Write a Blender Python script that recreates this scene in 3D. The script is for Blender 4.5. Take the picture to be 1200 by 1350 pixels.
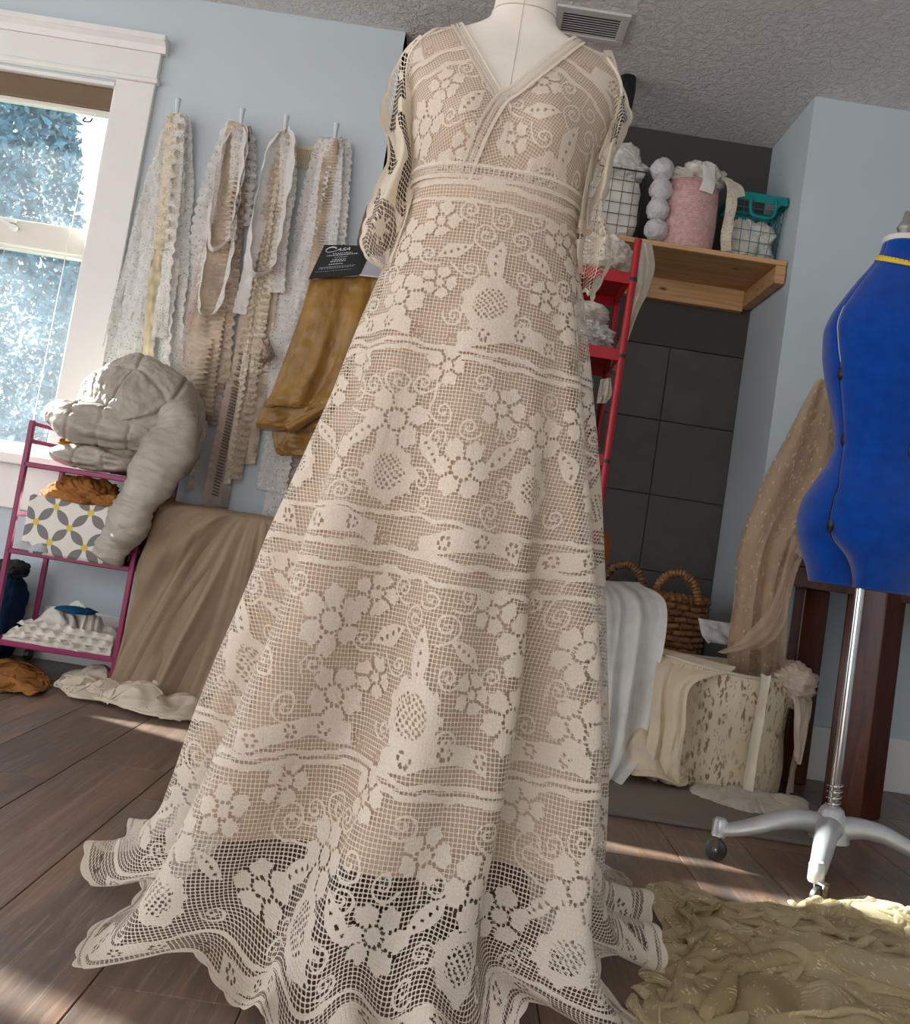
import bpy, bmesh, math, random
import numpy as np
from math import sin, cos, pi, radians, sqrt, atan2
from mathutils import Vector, Matrix

SC = bpy.context.scene
COL = SC.collection
for o in list(bpy.data.objects):
    bpy.data.objects.remove(o)

# ------------------------------------------------------------------ camera
FPX = 1200.0
ROLL, PITCH = radians(8.9), radians(3.9)
PPX, PPY = 615.0, 624.0
CAM_H = 0.65
cam = bpy.data.cameras.new('camera')
cam_o = bpy.data.objects.new('camera', cam)
COL.objects.link(cam_o)
cam.sensor_fit = 'VERTICAL'
cam.sensor_height = 36.0
cam.lens = FPX / 1350.0 * 36.0
cam.shift_x = (600.0 - PPX) / 1350.0
cam.shift_y = (PPY - 675.0) / 1350.0
cam.clip_start = 0.02
fwd = Vector((0, cos(PITCH), sin(PITCH)))
up0 = Vector((0, -sin(PITCH), cos(PITCH)))
rt0 = Vector((1, 0, 0))
right = rt0 * cos(ROLL) + up0 * sin(ROLL)
up = -rt0 * sin(ROLL) + up0 * cos(ROLL)
M = Matrix((right, up, -fwd)).transposed().to_4x4()
M.translation = (0, 0, CAM_H)
cam_o.matrix_world = M
SC.camera = cam_o

# ------------------------------------------------------------------ world, sun, exposure
SC.view_settings.view_transform = 'Standard'
SC.view_settings.look = 'None'
SC.view_settings.gamma = 1.0
SC.view_settings.use_curve_mapping = False
SC.view_settings.exposure = 1.26
world = bpy.data.worlds.new('sky')
SC.world = world
world.use_nodes = True
bg = world.node_tree.nodes['Background']
bg.inputs[0].default_value = (0.93, 0.96, 1.0, 1)
bg.inputs[1].default_value = 1.15
sun = bpy.data.lights.new('sun', 'SUN')
sun.energy = 16.0
sun.color = (1.0, 0.93, 0.82)
sun.angle = radians(0.8)
sun_o = bpy.data.objects.new('sun', sun)
COL.objects.link(sun_o)
SUN_EL = radians(23.5)
sd = Vector((0.93 * cos(SUN_EL), -0.37 * cos(SUN_EL), -sin(SUN_EL)))
sun_o.rotation_euler = sd.to_track_quat('-Z', 'Y').to_euler()
sun_o.location = (-6, 7, 6)

# ------------------------------------------------------------------ helpers
def ray(px, py):
    dx, dy = px - PPX, py - PPY
    u = dx * cos(ROLL) + dy * sin(ROLL)
    v = -dx * sin(ROLL) + dy * cos(ROLL)
    return np.array([u, FPX * cos(PITCH) + v * sin(PITCH), FPX * sin(PITCH) - v * cos(PITCH)]) / FPX

def at(px, py, Y):
    """world point whose depth is Y and which stands at this place in the photograph"""
    r = ray(px, py)
    p = r * (Y / r[1])
    return np.array([p[0], p[1], p[2] + CAM_H])

def on_z(px, py, z=0.0):
    r = ray(px, py)
    p = r * ((z - CAM_H) / r[2])
    return np.array([p[0], p[1], z])

def tag(o, label=None, cat=None, group=None, kind=None):
    if label: o['label'] = label
    if cat: o['category'] = cat
    if group: o['group'] = group
    if kind: o['kind'] = kind
    return o

def empty(name, loc, label=None, cat=None, group=None, kind=None, rz=0.0):
    o = bpy.data.objects.new(name, None)
    o.empty_display_size = 0.05
    COL.objects.link(o)
    o.location = loc
    o.rotation_euler = (0, 0, rz)
    return tag(o, label, cat, group, kind)

def wm(o):
    return (wm(o.parent) @ o.matrix_parent_inverse @ o.matrix_basis) if o.parent else o.matrix_basis.copy()

def put(o, parent):
    """parent keeping world coordinates (parents here are never scaled)"""
    if parent is not None:
        o.parent = parent
        o.matrix_parent_inverse = wm(parent).inverted()

class MB:
    """collects shapes and builds them as one mesh object"""
    def __init__(self):
        self.v = []; self.f = []; self.n = 0
    def add(self, V, Fs):
        V = np.asarray(V, float).reshape(-1, 3)
        self.v.append(V)
        for f in Fs:
            self.f.append([i + self.n for i in f])
        self.n += len(V)
        return self
    def box(self, c, s, R=None):
        c = np.array(c, float); s = np.array(s, float) / 2
        V = np.array([[x, y, z] for x in (-1, 1) for y in (-1, 1) for z in (-1, 1)]) * s
        if R is not None:
            V = V @ np.array(R).T
        V = V + c
        return self.add(V, [(0, 1, 3, 2), (4, 6, 7, 5), (0, 4, 5, 1), (2, 3, 7, 6), (0, 2, 6, 4), (1, 5, 7, 3)])
    def bb(self, x0, x1, y0, y1, z0, z1):
        return self.box(((x0 + x1) / 2, (y0 + y1) / 2, (z0 + z1) / 2), (x1 - x0, y1 - y0, z1 - z0))
    def tube(self, path, r, n=10, cap=True, closed=False, flat=1.0, upv=None):
        P = np.asarray(path, float)
        m = len(P)
        r = np.broadcast_to(np.asarray(r, float), (m,))
        T = np.gradient(P, axis=0)
        if closed:
            T = np.roll(P, -1, 0) - np.roll(P, 1, 0)
        T /= np.linalg.norm(T, axis=1)[:, None] + 1e-12
        N = np.zeros_like(P)
        a = np.array(upv if upv is not None else (0, 0, 1.0))
        if abs(T[0] @ a) > 0.9: a = np.array([0, 1.0, 0])
        nrm = a - T[0] * (T[0] @ a); nrm /= np.linalg.norm(nrm)
        for i in range(m):
            nrm = nrm - T[i] * (T[i] @ nrm); nrm /= np.linalg.norm(nrm) + 1e-12
            N[i] = nrm
        B = np.cross(T, N)
        ang = np.arange(n) * 2 * pi / n
        V = (P[:, None, :] + r[:, None, None] * (np.cos(ang)[None, :, None] * N[:, None, :] * flat + np.sin(ang)[None, :, None] * B[:, None, :]))
        fs = []
        mm = m if closed else m - 1
        for i in range(mm):
            for j in range(n):
                i2 = (i + 1) % m; j2 = (j + 1) % n
                fs.append((i * n + j, i * n + j2, i2 * n + j2, i2 * n + j))
        if cap and not closed:
            fs.append(tuple(range(n - 1, -1, -1)))
            fs.append(tuple((m - 1) * n + j for j in range(n)))
        return self.add(V.reshape(-1, 3), fs)
    def lathe(self, prof, c=(0, 0, 0), n=32, axis='Z', cap=True):
        c = np.array(c, float)
        V = []; m = len(prof)
        for (r, z) in prof:
            for j in range(n):
                a = 2 * pi * j / n
                if axis == 'Z': V.append((r * cos(a), r * sin(a), z))
                elif axis == 'Y': V.append((r * cos(a), z, r * sin(a)))
                else: V.append((z, r * cos(a), r * sin(a)))
        fs = []
        for i in range(m - 1):
            for j in range(n):
                j2 = (j + 1) % n
                fs.append((i * n + j, i * n + j2, (i + 1) * n + j2, (i + 1) * n + j))
        if cap:
            fs.append(tuple(range(n - 1, -1, -1)))
            fs.append(tuple((m - 1) * n + j for j in range(n)))
        return self.add(np.array(V) + c, fs)
    def build(self, name, mat, parent=None, smooth=False, bevel=0.0, segs=2, auto=None):
        V = np.concatenate(self.v) if self.v else np.zeros((0, 3))
        me = bpy.data.meshes.new(name)
        me.from_pydata(V.tolist(), [], self.f)
        bm = bmesh.new(); bm.from_mesh(me)
        bmesh.ops.recalc_face_normals(bm, faces=bm.faces)
        if bevel > 0:
            bmesh.ops.bevel(bm, geom=[e for e in bm.edges if len(e.link_faces) == 2 and e.calc_face_angle(0) > 0.6], offset=bevel, segments=segs, affect='EDGES', profile=0.5)
        bm.to_mesh(me); bm.free()
        if smooth:
            me.polygons.foreach_set('use_smooth', [True] * len(me.polygons))
            if auto:
                me.set_sharp_from_angle(angle=radians(auto))
        me.materials.append(mat)
        o = bpy.data.objects.new(name, me)
        COL.objects.link(o)
        put(o, parent)
        return o

def grid_obj(name, P, mat, parent=None, wrap=False, uv=None, attrs=None, keep=None, smooth=True, subsurf=0, flip=False, solid=0.0):
    """P (ni,nj,3) -> one mesh; wrap joins the last column to the first"""
    P = np.asarray(P, float)
    ni, nj = P.shape[:2]
    idx = np.arange(ni * nj).reshape(ni, nj)
    if wrap:
        a = idx; b = np.roll(idx, -1, 1)
    else:
        a = idx[:, :-1]; b = idx[:, 1:]
    q = np.stack([a[:-1], b[:-1], b[1:], a[1:]], -1).reshape(-1, 4)
    if flip: q = q[:, ::-1]
    if keep is not None:
        k = keep.reshape(-1)
        q = q[k[q].all(1)]
    V = P.reshape(-1, 3)
    used = np.unique(q)
    remap = -np.ones(len(V), int); remap[used] = np.arange(len(used))
    q = remap[q]; V = V[used]
    me = bpy.data.meshes.new(name)
    me.vertices.add(len(V)); me.vertices.foreach_set('co', V.astype(np.float32).ravel())
    nf = len(q)
    me.loops.add(nf * 4); me.loops.foreach_set('vertex_index', q.ravel().astype(np.int32))
    me.polygons.add(nf)
    me.polygons.foreach_set('loop_start', np.arange(0, nf * 4, 4, dtype=np.int32))
    me.polygons.foreach_set('use_smooth', np.full(nf, smooth))
    me.update(calc_edges=True)
    if uv is not None:
        ul = me.uv_layers.new(name='UVMap')
        u = np.asarray(uv, float).reshape(-1, 2)[used][q.ravel()]
        ul.data.foreach_set('uv', u.astype(np.float32).ravel())
    if attrs:
        for k, a_ in attrs.items():
            at_ = me.attributes.new(k, 'FLOAT', 'POINT')
            at_.data.foreach_set('value', np.asarray(a_, float).reshape(-1)[used].astype(np.float32))
    me.materials.append(mat)
    o = bpy.data.objects.new(name, me)
    COL.objects.link(o)
    if solid:
        md = o.modifiers.new('thick', 'SOLIDIFY'); md.thickness = solid; md.offset = 0
    if subsurf:
        md = o.modifiers.new('sub', 'SUBSURF'); md.levels = subsurf; md.render_levels = subsurf
    put(o, parent)
    return o

# vectorised value noise
_rng = np.random.RandomState(7)
_LAT = _rng.rand(64, 64, 64)
def vnoise(x, y, z=0.0):
    x, y, z = np.broadcast_arrays(np.asarray(x, float), np.asarray(y, float), np.asarray(z, float))
    xi, yi, zi = np.floor(x).astype(int), np.floor(y).astype(int), np.floor(z).astype(int)
    fx, fy, fz = x - xi, y - yi, z - zi
    sx, sy, sz = [t * t * t * (t * (6 * t - 15) + 10) for t in (fx, fy, fz)]
    r = 0
    for dx in (0, 1):
        for dy in (0, 1):
            for dz in (0, 1):
                w = (sx if dx else 1 - sx) * (sy if dy else 1 - sy) * (sz if dz else 1 - sz)
                r = r + w * _LAT[(xi + dx) % 64, (yi + dy) % 64, (zi + dz) % 64]
    return r * 2 - 1
def fbm(x, y, z=0.0, o=3):
    r = 0; a = 1.0
    for k in range(o):
        r = r + a * vnoise(np.asarray(x) * 2**k + 17.3 * k, np.asarray(y) * 2**k + 5.1 * k, np.asarray(z) * 2**k)
        a *= 0.5
    return r
def sstep(a, b, x):
    t = np.clip((x - a) / (b - a), 0, 1)
    return t * t * (3 - 2 * t)
def spline(pts, n):
    """Catmull-Rom through the points, n samples"""
    P = np.asarray(pts, float)
    Q = np.vstack([2 * P[0] - P[1], P, 2 * P[-1] - P[-2]])
    m = len(P) - 1
    out = []
    for t in np.linspace(0, m - 1e-6, n):
        i = int(t); f = t - i
        a, b, c, d = Q[i], Q[i + 1], Q[i + 2], Q[i + 3]
        out.append(0.5 * (2 * b + (c - a) * f + (2 * a - 5 * b + 4 * c - d) * f * f + (3 * b - a - 3 * c + d) * f**3))
    return np.array(out)

# ------------------------------------------------------------------ materials
class NT:
    def __init__(self, name):
        self.m = bpy.data.materials.new(name); self.m.use_nodes = True
        self.t = self.m.node_tree
        self.b = self.t.nodes['Principled BSDF']; self.out = self.t.nodes['Material Output']
    def n(self, typ, **kw):
        nd = self.t.nodes.new(typ)
        for k, v in kw.items():
            if k == 'i':
                for kk, vv in v.items():
                    nd.inputs[kk].default_value = vv
            else: setattr(nd, k, v)
        return nd
    def l(self, a, b): self.t.links.new(a, b)
    def math(self, op, a, b=None, c=None, clamp=False):
        nd = self.n('ShaderNodeMath', operation=op, use_clamp=clamp)
        for i, x in enumerate((a, b, c)):
            if x is None: continue
            if hasattr(x, 'links'): self.l(x, nd.inputs[i])
            else: nd.inputs[i].default_value = x
        return nd.outputs[0]
    def ramp(self, fac, stops, interp='LINEAR'):
        nd = self.n('ShaderNodeValToRGB'); nd.color_ramp.interpolation = interp
        e = nd.color_ramp.elements
        while len(e) < len(stops): e.new(0.5)
        for k, (p, c) in enumerate(stops):
            e[k].position = p; e[k].color = (*c, 1) if len(c) == 3 else c
        self.l(fac, nd.inputs[0]); return nd.outputs[0]
    def mixc(self, fac, a, b, mode='MIX'):
        nd = self.n('ShaderNodeMix', data_type='RGBA', blend_type=mode)
        for s, x in ((nd.inputs[0], fac), (nd.inputs[6], a), (nd.inputs[7], b)):
            if hasattr(x, 'links'): self.l(x, s)
            else: s.default_value = x if not isinstance(x, tuple) or len(x) == 4 else (*x, 1)
        return nd.outputs[2]
    def coord(self, kind='Object'):
        return self.n('ShaderNodeTexCoord').outputs[kind]
    def mapped(self, co, scale=(1, 1, 1), rot=(0, 0, 0), loc=(0, 0, 0)):
        nd = self.n('ShaderNodeMapping', i={'Scale': scale, 'Rotation': rot, 'Location': loc}); self.l(co, nd.inputs[0]); return nd.outputs[0]
    def noise(self, co=None, scale=5, detail=4, rough=0.55, dist=0.0):
        nd = self.n('ShaderNodeTexNoise', i={'Scale': scale, 'Detail': detail, 'Roughness': rough, 'Distortion': dist})
        if co is not None: self.l(co, nd.inputs['Vector'])
        return nd.outputs[0]
    def bump(self, h, strength=0.3, dist=0.01):
        nd = self.n('ShaderNodeBump', i={'Strength': strength, 'Distance': dist}); self.l(h, nd.inputs['Height'])
        self.l(nd.outputs[0], self.b.inputs['Normal']); return nd.outputs[0]
    def rough(self, v): self.b.inputs['Roughness'].default_value = v; return self
    def col(self, c):
        if hasattr(c, 'links'): self.l(c, self.b.inputs['Base Color'])
        else: self.b.inputs['Base Color'].default_value = (*c, 1)
        return self

def S(r, g, b):
    """sRGB 0-255 -> linear"""
    f = lambda v: (v / 255 / 12.92) if v <= 10 else ((v / 255 + 0.055) / 1.055) ** 2.4
    return (f(r), f(g), f(b))

def plain(name, c, rough=0.6, metal=0.0, var=0.06, scale=8, bump=0.0, bscale=60, spec=0.5):
    t = NT(name)
    n = t.noise(t.coord(), scale, 3)
    lo = tuple(max(0, x * (1 - var)) for x in c); hi = tuple(min(1, x * (1 + var)) for x in c)
    t.col(t.ramp(n, [(0.3, lo), (0.7, hi)])).rough(rough)
    t.b.inputs['Metallic'].default_value = metal
    t.b.inputs['Specular IOR Level'].default_value = spec
    if bump:
        t.bump(t.noise(t.coord(), bscale, 3), bump, 0.004)
    return t.m

def cloth(name, c, var=0.08, weave=900.0, sheer=0.0, trans=0.25, rough=0.85, wr=0.25, sheen=0.0):
    """woven cloth; sheer = how much light passes straight through"""
    t = NT(name)
    co = t.coord()
    n = t.noise(co, 14, 4)
    lo = tuple(x * (1 - var) for x in c); hi = tuple(min(1, x * (1 + var)) for x in c)
    colr = t.ramp(n, [(0.3, lo), (0.7, hi)])
    t.col(colr).rough(rough)
    t.b.inputs['Specular IOR Level'].default_value = 0.2
    if sheen:
        t.b.inputs['Sheen Weight'].default_value = sheen
    t.bump(t.noise(co, 45, 5, 0.65), wr, 0.006)
    tr = t.n('ShaderNodeBsdfTranslucent'); t.l(colr, tr.inputs[0])
    mx = t.n('ShaderNodeMixShader', i={0: trans}); t.l(t.b.outputs[0], mx.inputs[1]); t.l(tr.outputs[0], mx.inputs[2])
    last = mx.outputs[0]
    if sheer:
        tp = t.n('ShaderNodeBsdfTransparent')
        lw = t.n('ShaderNodeLayerWeight', i={0: 0.5})
        fac = t.math('MULTIPLY', t.math('SUBTRACT', 1.0, t.math('MULTIPLY', lw.outputs['Facing'], 0.75)), sheer)
        m2 = t.n('ShaderNodeMixShader'); t.l(fac, m2.inputs[0]); t.l(last, m2.inputs[1]); t.l(tp.outputs[0], m2.inputs[2]); last = m2.outputs[0]
    t.l(last, t.out.inputs[0])
    return t.m

def lace_mat(name, c, pitch=0.0062, hole=0.36, attr='mot', trans=0.3, shade=0.0):
    """filet lace: a square net (UV in metres) that is closed where the motif attribute is 1"""
    t = NT(name)
    uv = t.n('ShaderNodeUVMap', uv_map='UVMap').outputs[0]
    nz = t.n('ShaderNodeTexNoise', i={'Scale': 55.0, 'Detail': 2.0}); t.l(uv, nz.inputs['Vector'])
    wob = t.n('ShaderNodeVectorMath', operation='SCALE', i={'Scale': 0.0022}); 
    sub = t.n('ShaderNodeVectorMath', operation='SUBTRACT'); t.l(nz.outputs['Color'], sub.inputs[0]); sub.inputs[1].default_value = (0.5, 0.5, 0.5)
    t.l(sub.outputs[0], wob.inputs[0])
    add = t.n('ShaderNodeVectorMath', operation='ADD'); t.l(uv, add.inputs[0]); t.l(wob.outputs[0], add.inputs[1])
    sp = t.n('ShaderNodeSeparateXYZ'); t.l(add.outputs[0], sp.inputs[0])
    def cell(o):
        f = t.math('FRACT', t.math('DIVIDE', o, pitch))
        return t.math('ABSOLUTE', t.math('SUBTRACT', f, 0.5))
    ax, ay = cell(sp.outputs[0]), cell(sp.outputs[1])
    d = t.math('POWER', t.math('ADD', t.math('POWER', ax, 4.0), t.math('POWER', ay, 4.0)), 0.25)
    net = t.math('MULTIPLY_ADD', d, 14.0, -14.0 * hole + 0.5, clamp=True)      # 1 on thread, 0 in hole
    at_ = t.n('ShaderNodeAttribute', attribute_name=attr).outputs['Fac']
    solid = t.math('MULTIPLY_ADD', at_, 6.0, -2.5, clamp=True)
    eye = t.math('MULTIPLY_ADD', at_, -5.0, -1.2, clamp=True)
    op = t.math('MULTIPLY', t.math('MAXIMUM', net, solid), t.math('SUBTRACT', 1.0, eye))
    co = t.coord()
    n1 = t.noise(uv, 260, 3)
    n2 = t.noise(co, 6, 3)
    lo = tuple(x * 0.90 for x in c); hi = tuple(min(1, x * 1.06) for x in c)
    colr = t.ramp(t.math('ADD', t.math('MULTIPLY', solid, 0.14), t.math('ADD', t.math('MULTIPLY', n1, 0.5), t.math('MULTIPLY', n2, 0.4))), [(0.3, lo), (0.7, hi)])
    t.col(colr).rough(0.9)
    t.b.inputs['Specular IOR Level'].default_value = 0.15
    hgt = t.math('ADD', t.math('MULTIPLY', solid, 1.0), t.math('ADD', t.math('MULTIPLY', net, 0.6), t.math('MULTIPLY', n1, 0.9)))
    t.bump(hgt, 0.5, 0.0022)
    tr = t.n('ShaderNodeBsdfTranslucent'); t.l(colr, tr.inputs[0])
    mx = t.n('ShaderNodeMixShader', i={0: trans}); t.l(t.b.outputs[0], mx.inputs[1]); t.l(tr.outputs[0], mx.inputs[2])
    tp = t.n('ShaderNodeBsdfTransparent')
    m2 = t.n('ShaderNodeMixShader'); t.l(op, m2.inputs[0]); t.l(tp.outputs[0], m2.inputs[1]); t.l(mx.outputs[0], m2.inputs[2])
    t.l(m2.outputs[0], t.out.inputs[0])
    return t.m

def trim_lace(name, c, scale=140.0, thr=0.12, trans=0.3):
    """small trimming lace: voronoi eyelets and swirls cut through the strip"""
    t = NT(name)
    uv = t.n('ShaderNodeUVMap', uv_map='UVMap').outputs[0]
    vo = t.n('ShaderNodeTexVoronoi', feature='F1', i={'Scale': scale, 'Randomness': 0.7}); t.l(uv, vo.inputs['Vector'])
    big = t.noise(uv, scale * 0.28, 3, 0.6, 1.5)
    sol = t.math('MULTIPLY_ADD', big, 14.0, -7.3, clamp=True)
    hole = t.math('MULTIPLY', t.math('MULTIPLY_ADD', vo.outputs['Distance'], -7.0, 7.0 * (thr + 0.22), clamp=True), 0.55)
    op = t.math('MAXIMUM', t.math('SUBTRACT', 1.0, hole), sol)
    lo = tuple(x * 0.86 for x in c); hi = tuple(min(1, x * 1.06) for x in c)
    colr = t.ramp(t.noise(uv, scale * 0.6, 3), [(0.3, lo), (0.7, hi)])
    t.col(colr).rough(0.9)
    t.b.inputs['Specular IOR Level'].default_value = 0.15
    t.bump(t.math('ADD', op, big), 0.6, 0.003)
    tr = t.n('ShaderNodeBsdfTranslucent'); t.l(colr, tr.inputs[0])
    mx = t.n('ShaderNodeMixShader', i={0: trans}); t.l(t.b.outputs[0], mx.inputs[1]); t.l(tr.outputs[0], mx.inputs[2])
    tp = t.n('ShaderNodeBsdfTransparent')
    m2 = t.n('ShaderNodeMixShader'); t.l(op, m2.inputs[0]); t.l(tp.outputs[0], m2.inputs[1]); t.l(mx.outputs[0], m2.inputs[2])
    t.l(m2.outputs[0], t.out.inputs[0])
    return t.m
# ================================================================== the room
WALL_Y, NICHE_Y, CEIL = 3.23, 3.68, 2.44
NX0, NX1 = -0.471, 1.052
def m_wall(name, c):
    t = NT(name); co = t.coord()
    t.col(t.ramp(t.noise(co, 1.6, 4), [(0.3, tuple(x * 0.96 for x in c)), (0.7, tuple(min(1, x * 1.03) for x in c))])).rough(0.75)
    t.b.inputs['Specular IOR Level'].default_value = 0.25
    t.bump(t.noise(co, 120, 3), 0.12, 0.003)
    return t.m
M_BLUE = m_wall('pale_blue_paint', (0.54, 0.615, 0.655))
M_DARKP = m_wall('charcoal_paint', (0.075, 0.068, 0.062))
M_TRIM = plain('white_trim_paint', (0.80, 0.79, 0.76), 0.45, var=0.02)

def m_ceiling():
    t = NT('knockdown_ceiling'); co = t.coord()
    a = t.noise(co, 34, 6, 0.6, 0.8)
    v = t.n('ShaderNodeTexVoronoi', feature='SMOOTH_F1', i={'Scale': 38.0, 'Smoothness': 0.4}); t.l(co, v.inputs['Vector'])
    h = t.math('ADD', t.math('MULTIPLY_ADD', a, 5.0, -2.1, clamp=True), t.math('MULTIPLY', v.outputs['Distance'], 0.5))
    t.col((0.78, 0.765, 0.745)).rough(0.9)
    t.bump(h, 0.7, 0.010)
    return t.m
M_CEIL = m_ceiling()

def m_planks():
    t = NT('rustic_brown_plank')
    oi = t.n('ShaderNodeObjectInfo')
    co = t.coord('Generated')
    rnd = t.n('ShaderNodeVectorMath', operation='SCALE'); t.l(oi.outputs['Location'], rnd.inputs[0]); rnd.inputs['Scale'].default_value = 3.7
    ob = t.coord('Object')
    ad = t.n('ShaderNodeVectorMath', operation='ADD'); t.l(ob, ad.inputs[0]); t.l(rnd.outputs[0], ad.inputs[1])
    g = t.mapped(ad.outputs[0], (34, 2.2, 8))
    g2 = t.mapped(ad.outputs[0], (7, 1.3, 5))
    grain = t.noise(g, 1.0, 6, 0.65, 1.2)
    blot = t.noise(g2, 1.0, 5, 0.6, 1.6)
    c1 = t.ramp(grain, [(0.25, S(52, 40, 34)), (0.5, S(100, 78, 66)), (0.75, S(136, 112, 96))])
    c2 = t.ramp(blot, [(0.30, S(82, 78, 76)), (0.48, S(110, 90, 76)), (0.62, S(140, 96, 68)), (0.75, S(134, 114, 98))])
    c = t.mixc(0.55, c1, c2)
    stk = t.noise(t.mapped(ad.outputs[0], (60, 3.0, 8), (0, 0, .05)), 1.0, 4, 0.7, 2.0)
    c = t.mixc(t.math('MULTIPLY_ADD', stk, 3.2, -1.75, clamp=True), c, S(158, 142, 128))
    c = t.mixc(t.math('MULTIPLY_ADD', stk, -4.0, 1.5, clamp=True), c, S(48, 40, 36))
    val = t.n('ShaderNodeHueSaturation'); t.l(c, val.inputs['Color'])
    t.l(t.math('MULTIPLY_ADD', oi.outputs['Random'], 0.5, 0.85), val.inputs['Value'])
    val.inputs['Saturation'].default_value = 0.85
    t.col(val.outputs[0])
    t.l(t.math('MULTIPLY_ADD', blot, 0.35, 0.22), t.b.inputs['Roughness'])
    t.bump(grain, 0.25, 0.003)
    return t.m
M_PLANK = m_planks()
M_GAP = plain('dark_floor_gap', (0.012, 0.01, 0.009), 0.9)

floor = MB().bb(-4.34, 2.54, -3.34, 3.82, -0.12, -0.012).build('floor', M_GAP)
tag(floor, 'rustic brown laminate floor of wide boards', None, kind='structure')
rnd = random.Random(4)
plank_mesh = {}
def plank(x0, x1, y0, y1):
    key = (round(x1 - x0, 4), round(y1 - y0, 3))
    if key not in plank_mesh:
        o = MB().bb(-(x1 - x0) / 2 + .0008, (x1 - x0) / 2 - .0008, -(y1 - y0) / 2 + .0008, (y1 - y0) / 2 - .0008, -0.012, 0.0).build('plank', M_PLANK, None, bevel=0.0012, segs=1)
        plank_mesh[key] = o.data
    else:
        o = bpy.data.objects.new('plank', plank_mesh[key]); COL.objects.link(o)
    o.location = ((x0 + x1) / 2, (y0 + y1) / 2, 0)
    o.parent = floor
PW = 0.2
for k in range(-21, 12):
    x0 = 0.019 + PW * k
    x1 = x0 + PW
    off = {-4: 2.168, -3: 1.962, 2: 2.09, 1: 1.40, 3: 2.28}.get(k, 1.0 + rnd.random() * 1.2)
    y = off - 1.22 * 5
    while y < 3.68:
        a, b = max(y, -3.2), min(y + 1.22, 3.68)
        ymax = NICHE_Y if NX0 < x0 and x1 < NX1 + .1 else WALL_Y
        b = min(b, ymax)
        if b - a > 0.03:
            plank(x0, x1, a, b)
        y += 1.22

# ceiling
ceil_o = MB().bb(-4.4, 2.54, -3.34, 3.84, CEIL, CEIL + 0.25).build('ceiling', M_CEIL)
tag(ceil_o, 'pale grey ceiling with knockdown plaster texture', None, kind='structure')
# walls (window openings left free)
WX0, WX1, WZ0, WZ1 = -2.95, -1.475, 0.70, 2.082
T = 0.14
w = MB()
w.bb(WX1, NX0, WALL_Y, WALL_Y + T, 0, CEIL)
w.bb(-4.2, WX0, WALL_Y, WALL_Y + T, 0, CEIL)
w.bb(WX0, WX1, WALL_Y, WALL_Y + T, 0, WZ0)
w.bb(WX0, WX1, WALL_Y, WALL_Y + T, WZ1, CEIL)
o = w.build('wall_back', M_BLUE); tag(o, 'pale blue painted wall with the windows', None, kind='structure')
wl = MB(); wl.bb(-4.34, -4.2, 2.745, WALL_Y + T, 0, CEIL); wl.bb(-4.34, -4.2, 2.0, 2.645, 0, CEIL); wl.bb(-4.34, -4.2, 2.645, 2.745, 0, .3); wl.bb(-4.34, -4.2, 2.645, 2.745, 2.34, CEIL)  # short wall added out of view; its slit shapes the sun stripe
tag(wl.build('wall_left', M_BLUE), 'unseen pale blue wall piece added to hold the sun slit', None, kind='structure')
tag(MB().bb(2.4, 2.54, -3.2, WALL_Y, 0, CEIL).build('wall_right_side', M_BLUE), 'unseen pale blue wall added to block light from the right', None, kind='structure')  # added out of view so that the fill comes mostly from the left
tag(MB().bb(0.4, 2.4, -3.34, -3.2, 0, CEIL).build('wall_rear', M_BLUE), 'unseen pale blue part wall added to limit light from behind', None, kind='structure')  # added part wall out of view, left end open for the fill
o = MB().bb(NX1, 2.54, WALL_Y, NICHE_Y + T, 0, CEIL).build('wall_right', M_BLUE); tag(o, 'pale blue painted wall section right of the alcove', None, kind='structure')
o = MB().bb(NX0 - T + 0.001, NX0, WALL_Y + 0.004, NICHE_Y + T, 0, CEIL).build('wall_niche_left', M_DARKP); tag(o, 'dark side of the alcove', None, kind='structure')
nb = MB().bb(NX0, NX1, NICHE_Y + 0.012, NICHE_Y + T, 0, CEIL).build('wall_niche_back', M_DARKP)
tag(nb, 'charcoal tiled back of the alcove', None, kind='structure')
t = NT('charcoal_tile'); oi = t.n('ShaderNodeObjectInfo'); co = t.coord()
t.col(t.mixc(t.math('MULTIPLY', oi.outputs['Random'], 0.6), t.ramp(t.noise(co, 9, 5), [(0.3, (0.060, 0.053, 0.048)), (0.7, (0.088, 0.079, 0.072))]), (0.085, 0.076, 0.068)))
t.rough(0.55); t.bump(t.noise(co, 30, 4), 0.1, 0.003)
M_TILE = t.m
tile_me = None
TS = 0.305
for i in range(5):
    for j in range(5):
        x1 = NX1 - i * TS; x0 = x1 - TS
        z0 = 0.017 + j * TS
        if tile_me is None:
            o = MB().bb(-TS / 2 + .0015, TS / 2 - .0015, -0.006, 0.006, -TS / 2 + .0015, TS / 2 - .0015).build('tile', M_TILE, None, bevel=0.0015, segs=1)
            tile_me = o.data
        else:
            o = bpy.data.objects.new('tile', tile_me); COL.objects.link(o)
        o.location = ((x0 + x1) / 2, NICHE_Y + 0.006, z0 + TS / 2); o.parent = nb
# smooth painted part of the alcove above the tiles
o = MB().bb(NX0, NX1, NICHE_Y, NICHE_Y + 0.012, 0.017 + 5 * TS + 0.002, CEIL).build('painted_panel', M_DARKP, nb)
# baseboards
o = MB().bb(NX1 + 0.0, 2.4, WALL_Y - 0.016, WALL_Y, 0, 0.185).build('baseboard_right', M_TRIM, None, bevel=0.004); tag(o, 'white baseboard behind the blue form', None, kind='structure')
o = MB().bb(-4.2, NX0, WALL_Y - 0.016, WALL_Y, 0, 0.185).build('baseboard_back', M_TRIM, None, bevel=0.004); tag(o, 'white baseboard below the windows', None, kind='structure')
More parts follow.
